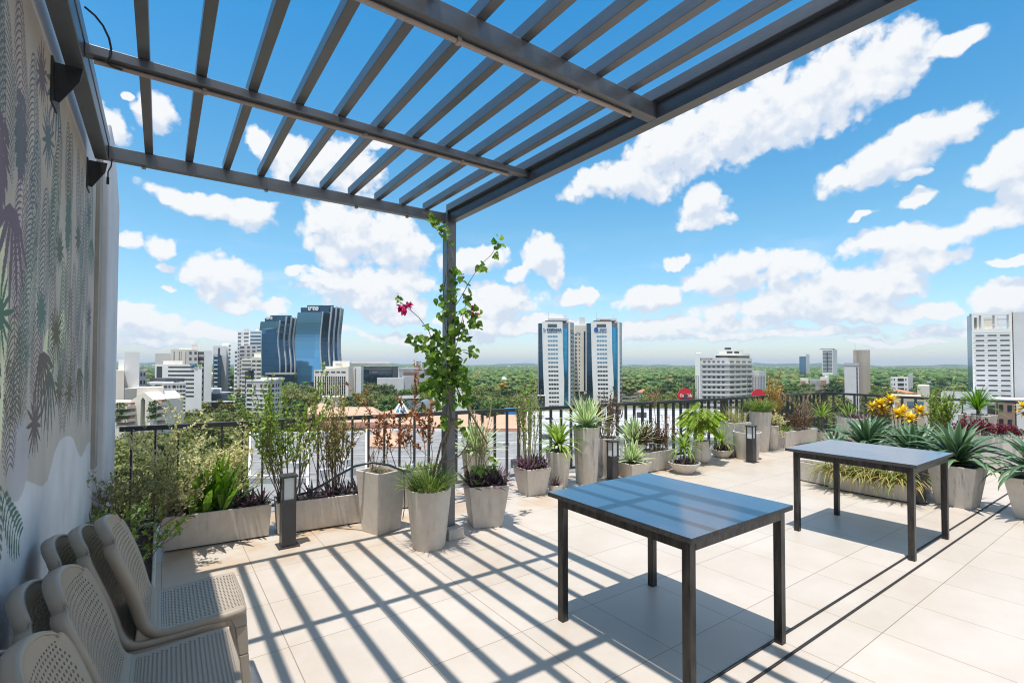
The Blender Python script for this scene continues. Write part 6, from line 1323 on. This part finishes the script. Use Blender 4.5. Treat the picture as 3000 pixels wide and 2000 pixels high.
for px, D, s in ((600,150,1.2),(700,160,1.1)): put('yellow', px, D, s, 'yellow flowering tree in the canopy just over the first railing' if px == 600 else 'yellow flowering tree by the white gridded apartment house')
put('yellow', 540, 118, 1.0, 'yellow flowering tree seen through the balusters near the cream shrub'); put('yellow', 1480, 350, 1.25, 'golden flowering tree in the woods left of the white twin towers'); put('gold', 1255, 395, 1.1, 'golden brown tree in front of the white warehouse'); put('gold', 1430, 470, 1.2, 'pair of rusty crowned trees beyond the vine', 'rusty crowned trees beyond the vine'); put('gold', 1460, 450, 1.1, 'pair of rusty crowned trees beyond the vine', 'rusty crowned trees beyond the vine')
for px, D, s, l in ((802,190,.9,'palm in front of the white gridded apartment house'),(705,270,1.0,'palm beside the dark slate billboard'),(1165,250,1.15,'tall palm in front of the green roofed pavilion'),(1115,215,.8,'short palm beyond the peach roofs, left of the glass pyramid'),(1140,225,.9,'second short palm beyond the peach roofs, nearer the vine')): put('palm', px, D, s, l)
for px, D, s in ((1050,232,1.0),(1095,225,1.1),(1180,232,1.0),(1000,225,1.0),(1225,240,1.0),(1150,212,1.0)): put('dark', px, D, s, 'dark conical tree in the row just beyond the peach roofs', 'dark trees just beyond the peach roofs')
for px, D, s in ((380,122,1.25),(450,128,1.35),(520,150,1.35),(580,165,1.3),(640,140,1.3),(460,165,1.3),(680,185,1.2),(550,190,1.2),(400,100,1.2),(500,112,1.2),(640,108,1.1),(450,92,.95),(580,96,1.0),(350,115,1.0)): put('rain', px, D, s, *LAB['near_left'])
cand = []
D = 84.
while D < 560:
    step = (8.5 if D < 225 else 11.)+D*.012; w = D*1.12; x = -w
    while x < w:
        dd = D+TR.uniform(-.4,.4)*step; xx = x+TR.uniform(-.4,.4)*step; px = 1500+xx/dd*F
        x += step
        if not 250 < px < 3080: continue
        if 690 < px < 1790 and dd < 200: continue
        if 1745 < px < 2170 and dd < 150: continue
        if 1550 < px < 1895 and dd < 445: continue
        if 2030 < px < 2205 and dd < 330 or 2465 < px < 2558 and dd < 290 or px > 2780 and dd < 235 or 910 < px < 1032 and dd < 345 or 712 < px < 832 and dd < 212: continue
        p = P2(px, dd); key = TR.choices(('rain','round','dark','gold','yellow'), (.22,.5,.24,.03,.01) if dd > 150 else (.4,.4,.2,0,0))[0]
        s = TR.uniform(.72,1.15)*(1.45 if dd > 225 and px > 840 else 1.); r_ = {'rain':8.5}.get(key, 5.5)*s
        if not clear(p, r_*.9): continue
        if any((p-q).length < (r_+rq)*.55 for q, rq in PLACED): continue
        PLACED.append((p, r_*.8)); cand.append((dd/s, key, px, dd, p, s))
    D += step
cand.sort(key=lambda c: c[0]); NEAR = cand[:255]; FAR = cand[255:]
for c in NEAR:
    key = 'near_left' if c[2] < 1000 else 'mid' if c[2] < 1590 else 'right'
    tree(c[1], TR.randint(0,5), c[4], c[5], *LAB[key])
def crowns_mesh(name, spec, mat, kind_mat):
    me = crown_mesh(name, spec, mat); o = bpy.data.objects.new(name, me); COL.objects.link(o); return o
MATS = {'rain':'olive','round':'green','dark':'dark','gold':'gold','yellow':'yellow'}
buck = {k: [] for k in TL}
for dd_, key, px, dd, p, s in FAR:
    a = crown_arrays(18, 14, 5.5*s, 4.*s, 8*s, .6, 0, .35, (.26,.42)); o3 = np.array([p.x,p.y,GZ]); buck[MATS[key]].append((a[0]+o3, a[1]+o3, a[2]))
D = 560.
while D < 5600:
    step = 9.5+D*.0135; w = D*1.12; x = -w
    while x < w:
        px = 1500+x/D*F; dd = D+TR.uniform(-.45,.45)*step; xx = x+TR.uniform(-.45,.45)*step; x += step
        if not 300 < px < 3060: continue
        p = P2(1500+xx/dd*F, dd)
        if dd < 950 and not clear(p, 4): continue
        s = step/10.*TR.uniform(.75,1.2); big = 6 if dd < 1200 else 4
        key = TR.choices(('green','olive','dark','gold'), (.5,.22,.26,.02))[0]
        a = crown_arrays(big, 8 if dd < 1200 else 4, 5.8*s, 3.8*min(s,1.6), 11.5*min(s,1.25), .62*s, 0, .3, (.40,.62)); o3 = np.array([p.x,p.y,GZ]); buck[key].append((a[0]+o3, a[1]+o3, a[2]))
    D += step*.95
names = {'green':'distant_green_woods','olive':'distant_olive_woods','dark':'distant_dark_woods','gold':'distant_golden_treetops','yellow':'distant_yellow_treetops'}
patch = {k: leafmat('distant_'+k+'_leaves', c_, .7, .15) for k, c_ in {'green':[(.055,.125,.022),(.10,.19,.035),(.16,.25,.055)],'olive':[(.12,.15,.03),(.17,.20,.045),(.24,.24,.07)],'dark':[(.035,.085,.02),(.055,.115,.028),(.085,.15,.035)],'gold':[(.14,.15,.03),(.24,.20,.035)],'yellow':[(.2,.16,.02),(.36,.25,.03)]}.items()}
for k, v in buck.items():
    if v: tag(crowns_mesh(names[k], v, patch[k], k), kind='stuff')
# ---- haze ---------------------------------------------------------------------
HAZE = 0.00010
if HAZE:
    hm_ = bpy.data.materials.new('thin_haze'); hm_.use_nodes = True; nt = hm_.node_tree; nt.nodes.remove(nt.nodes['Principled BSDF']); v = nt.nodes.new('ShaderNodeVolumePrincipled')
    v.inputs['Color'].default_value = (.68,.84,1,1); v.inputs['Density'].default_value = HAZE; v.inputs['Anisotropy'].default_value = .2; nt.links.new(v.outputs[0], nt.nodes['Material Output'].inputs['Volume'])
    mb = MB(); mb.box(-9900,9900,-9900,9900,-34,110); tag(mb.build('haze', hm_), kind='stuff')
# ---- sky -------------------------------------------------------------------------
SUN = Vector((.204,.108,-1.)).normalized()          # direction the light travels
elev = math.asin(-SUN.z); azim = math.atan2(-SUN.x, -SUN.y)
w = bpy.data.worlds.new('World'); scene.world = w; w.use_nodes = True; nt = w.node_tree; N, L = nt.nodes, nt.links
bg = N['Background']; bg.inputs['Strength'].default_value = .125
sky = N.new('ShaderNodeTexSky'); sky.sky_type = 'NISHITA'; sky.sun_disc = False; sky.sun_elevation = elev; sky.sun_rotation = azim; sky.altitude = 100; sky.air_density = 1.25; sky.dust_density = .5; sky.ozone_density = 3.
hs = N.new('ShaderNodeHueSaturation'); hs.inputs['Saturation'].default_value = 1.22; hs.inputs['Value'].default_value = 1.0; hs.inputs['Hue'].default_value = .493; L.new(sky.outputs[0], hs.inputs['Color'])
tc = N.new('ShaderNodeTexCoord'); gd = tc.outputs['Generated']
sz = N.new('ShaderNodeSeparateXYZ'); L.new(gd, sz.inputs[0]); tint = N.new('ShaderNodeValToRGB'); e = tint.color_ramp.elements
e[0].position = 0.; e[0].color = (.80,.88,1.18,1); e[1].position = .60; e[1].color = (.31,.92,1.05,1); q_ = e.new(.25); q_.color = (.80,.97,.97,1)
L.new(sz.outputs['Z'], tint.inputs[0]); tm_ = N.new('ShaderNodeMix'); tm_.data_type = 'RGBA'; tm_.blend_type = 'MULTIPLY'; tm_.inputs[0].default_value = 1.; L.new(hs.outputs[0], tm_.inputs[6]); L.new(tint.outputs[0], tm_.inputs[7])
# cumulus clouds, each an ellipse of directions broken up by noise
CLOUDS = [(1450,392,150,38,12),(1560,335,150,75,22),(1720,275,170,75,20),(1880,215,170,80,20),(2010,150,120,70,28),(2180,98,85,22,12),(2080,95,45,45,0),
 (2050,352,175,48,26),(2340,360,120,48,28),(2310,490,110,36,16),(2345,430,70,30,20),(1610,468,55,42,10),(1612,508,55,20,5),(2095,458,42,17,25),(1985,495,32,10,20),(2085,405,35,10,5),
 (500,480,140,32,-8),(375,445,62,24,5),(590,488,60,30,0),(700,375,95,55,-25),(790,395,95,55,-35),(600,330,45,22,-40),(800,530,85,70,-15),(910,555,80,60,-10),(775,580,60,35,0),(865,340,35,16,10),
 (250,285,32,60,30),(375,280,45,38,-30),(315,240,18,12,0),(1250,590,48,42,-30),(1270,635,22,32,0),(1560,599,34,15,8),(2060,562,135,36,4),(2110,605,100,28,2),(1690,618,85,36,15),(1830,610,75,45,-15),(1490,685,80,26,8),(1660,650,110,28,0),
 (1900,675,180,46,0),(2070,660,80,34,0),(1790,705,230,30,0),(505,640,88,42,0),(540,690,50,22,0),(300,562,32,22,15),(375,580,36,24,-25),(390,620,32,9,0),(845,655,145,38,4),(640,695,42,18,0),(740,630,30,10,0),(680,625,24,12,0),
 (1155,690,90,36,0),(1080,598,75,26,5),(1190,630,28,14,0),(320,748,100,28,0),(2320,678,75,32,0),(2325,598,40,12,8),(1180,745,140,20,0),(480,765,90,18,0),(1500,750,140,22,0),(390,670,26,8,0),(900,720,70,18,0),(1680,745,130,18,0),(2180,755,90,16,0),(730,760,120,14,0),(2160,710,60,14,0),
 (560,770,160,14,0),(350,790,90,12,0),(1010,770,120,12,0),(1330,690,40,16,5),(1400,770,110,12,0),(1600,775,130,11,0),(1850,765,150,12,0),(2050,785,120,10,0),(2280,730,70,14,0),(2150,600,60,22,5),(1960,720,120,26,0),(860,690,110,24,0),(1120,735,120,14,0),(1250,760,100,10,0),(300,720,50,20,0)]
g = bpy.data.node_groups.new('cloud_density', 'ShaderNodeTree')
g.interface.new_socket('Direction', in_out='INPUT', socket_type='NodeSocketVector'); g.interface.new_socket('Density', in_out='OUTPUT', socket_type='NodeSocketFloat')
GN, GL = g.nodes, g.links; gi = GN.new('NodeGroupInput'); go = GN.new('NodeGroupOutput')
def vm(op, a, b=None, nodes=GN, links=GL):
    n_ = nodes.new('ShaderNodeVectorMath'); n_.operation = op
    for i, q in enumerate((a, b)):
        if q is None: continue
        if isinstance(q, tuple): n_.inputs[i].default_value = q
        elif isinstance(q, float): n_.inputs['Scale'].default_value = q
        else: links.new(q, n_.inputs[i])
    return n_.outputs['Value'] if op == 'DOT_PRODUCT' else n_.outputs[0]
def mt(op, a, b=None, c=None, nodes=GN, links=GL, clamp=False):
    n_ = nodes.new('ShaderNodeMath'); n_.operation = op; n_.use_clamp = clamp
    for i, q in enumerate((a, b, c)):
        if q is None: continue
        if isinstance(q, (int, float)): n_.inputs[i].default_value = q
        else: links.new(q, n_.inputs[i])
    return n_.outputs[0]
def nz(vec, scale, det, rough=.55, out='Fac'):
    n_ = GN.new('ShaderNodeTexNoise'); n_.inputs['Scale'].default_value = scale; n_.inputs['Detail'].default_value = det; n_.inputs['Roughness'].default_value = rough; GL.new(vec, n_.inputs['Vector']); return n_.outputs[out]
d0 = gi.outputs[0]
wv = vm('SUBTRACT', nz(d0, 7., 4, .55, 'Color'), (.5,.5,.5)); ws = vm('SCALE', wv, .07)
wv2 = vm('SUBTRACT', nz(d0, 30., 3, .6, 'Color'), (.5,.5,.5)); ws2 = vm('SCALE', wv2, .02)
d1 = vm('ADD', vm('ADD', d0, ws), ws2)
acc = None
for cx, cy, rx_, ry_, rot in CLOUDS:
    k = 3000/2352.; c = Vector(ray(cx*k, cy*k)).normalized()
    ex = (Vector(ray(cx*k+40, cy*k)).normalized()-c)/40.; ey = (Vector(ray(cx*k, cy*k-40)).normalized()-c)/40.      # sky directions of one pixel step
    ca, sa = math.cos(rad(rot)), math.sin(rad(rot)); A = (ex*ca+ey*sa); Bv = (ey*ca-ex*sa)
    ra, rb = A.length*rx_*k*1.12, Bv.length*ry_*k*1.15; A.normalize(); Bv.normalize(); A = A/ra; Bv = Bv/rb
    qa = mt('ADD', vm('DOT_PRODUCT', d1, tuple(A)), -c.dot(A)); qb = mt('ADD', vm('DOT_PRODUCT', d1, tuple(Bv)), -c.dot(Bv))
    q = mt('MULTIPLY_ADD', qb, qb, mt('MULTIPLY', qa, qa))
    if acc is None: acc = q
    else:
        n_ = GN.new('ShaderNodeMath'); n_.operation = 'SMOOTH_MIN'; GL.new(acc, n_.inputs[0]); GL.new(q, n_.inputs[1]); n_.inputs[2].default_value = .35; acc = n_.outputs[0]
acc = mt('MINIMUM', acc, 3.)
d2 = vm('ADD', d0, ws2); f = nz(d2, 17., 10, .64); f2 = nz(d0, 3.2, 3, .5)
def vo(vec, scale):
    n_ = GN.new('ShaderNodeTexVoronoi'); n_.feature = 'F1'; n_.inputs['Scale'].default_value = scale; GL.new(vec, n_.inputs['Vector']); return n_.outputs['Distance']
puff = mt('MULTIPLY_ADD', vo(d2, 30.), -.75, mt('MULTIPLY_ADD', vo(d2, 66.), -.5, .68))
den = mt('ADD', mt('MULTIPLY_ADD', mt('ADD', f, -.5), 2.2, puff), mt('MULTIPLY_ADD', mt('ADD', f2, -.5), .8, mt('SUBTRACT', 1.16, acc)))
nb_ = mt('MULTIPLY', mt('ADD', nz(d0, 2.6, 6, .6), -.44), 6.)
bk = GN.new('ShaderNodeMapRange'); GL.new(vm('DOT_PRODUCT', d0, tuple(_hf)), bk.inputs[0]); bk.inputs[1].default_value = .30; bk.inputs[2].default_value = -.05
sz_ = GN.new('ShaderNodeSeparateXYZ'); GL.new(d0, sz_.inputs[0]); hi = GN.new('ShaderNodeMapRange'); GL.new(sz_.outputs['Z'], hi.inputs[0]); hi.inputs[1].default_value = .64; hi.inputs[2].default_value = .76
else_ = mt('MAXIMUM', bk.outputs[0], hi.outputs[0]); nb_ = mt('MULTIPLY_ADD', mt('ADD', else_, -1.), 4., nb_); den = mt('MAXIMUM', den, nb_)     # unseen clouds overhead and behind, added to make the sky light less blue
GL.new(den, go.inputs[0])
def grp(vec):
    n_ = N.new('ShaderNodeGroup'); n_.node_tree = g; L.new(vec, n_.inputs[0]); return n_.outputs[0]
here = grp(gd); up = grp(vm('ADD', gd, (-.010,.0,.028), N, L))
def mr(src, a, b, c=0., d=1., smooth=True):
    n_ = N.new('ShaderNodeMapRange'); n_.interpolation_type = 'SMOOTHSTEP' if smooth else 'LINEAR'; L.new(src, n_.inputs[0])
    for i, q in enumerate((a,b,c,d)): n_.inputs[i+1].default_value = q
    return n_.outputs[0]
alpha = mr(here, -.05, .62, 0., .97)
lit = mr(mt('SUBTRACT', here, up, None, N, L), -.58, .50)
sz2 = N.new('ShaderNodeSeparateXYZ'); L.new(gd, sz2.inputs[0]); vmap = N.new('ShaderNodeMapping'); vmap.inputs['Scale'].default_value = (3.2,3.2,13.); L.new(gd, vmap.inputs[0]); vn = N.new('ShaderNodeTexNoise'); vn.inputs['Scale'].default_value = 1.7; vn.inputs['Detail'].default_value = 8; vn.inputs['Roughness'].default_value = .6; L.new(vmap.outputs[0], vn.inputs['Vector'])
veil = mt('MULTIPLY', mr(vn.outputs['Fac'], .46, .74, 0., .55), mr(sz2.outputs['Z'], .30, .06), None, N, L); alpha = mt('MAXIMUM', alpha, veil, None, N, L)      # thin far cloud low in the sky
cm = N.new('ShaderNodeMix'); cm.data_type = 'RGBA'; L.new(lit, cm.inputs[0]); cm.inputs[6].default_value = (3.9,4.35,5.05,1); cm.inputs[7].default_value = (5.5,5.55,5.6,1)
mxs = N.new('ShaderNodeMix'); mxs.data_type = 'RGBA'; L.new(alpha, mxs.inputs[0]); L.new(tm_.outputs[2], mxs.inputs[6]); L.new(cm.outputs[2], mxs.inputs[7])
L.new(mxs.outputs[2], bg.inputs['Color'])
w.cycles.sampling_method = 'MANUAL'; w.cycles.sample_map_resolution = 512
sun = bpy.data.lights.new('sun', 'SUN'); sun.energy = 4.2; sun.angle = rad(.53); sun.color = (1.,.955,.89)
so = bpy.data.objects.new('sun', sun); COL.objects.link(so); so.rotation_euler = SUN.to_track_quat('-Z','Y').to_euler()
# ---- camera -------------------------------------------------------------------------
cam = bpy.data.cameras.new('camera'); co = bpy.data.objects.new('camera', cam); COL.objects.link(co); scene.camera = co
cam.sensor_width = 36.; cam.lens = 36.*F/3000.; cam.clip_start = .05; cam.clip_end = 40000
cam.shift_x = 0.; cam.shift_y = (CY-1000.)/3000.
co.matrix_world = Matrix.Translation((0,0,H)) @ Matrix((tuple(_rt), tuple(_up), tuple(-_fw))).transposed().to_4x4()
vs = scene.view_settings; vs.view_transform = 'Standard'; vs.look = 'None'; vs.exposure = .5; vs.gamma = 1.
cy = scene.cycles; cy.max_bounces = 6; cy.diffuse_bounces = 3; cy.glossy_bounces = 3; cy.transmission_bounces = 4; cy.transparent_max_bounces = 6; cy.volume_bounces = 0
cy.filter_width = 1.1; cy.denoising_prefilter = 'ACCURATE'; cy.caustics_reflective = False; cy.caustics_refractive = False; cy.sample_clamp_indirect = 6.
bpy.context.view_layer.update()
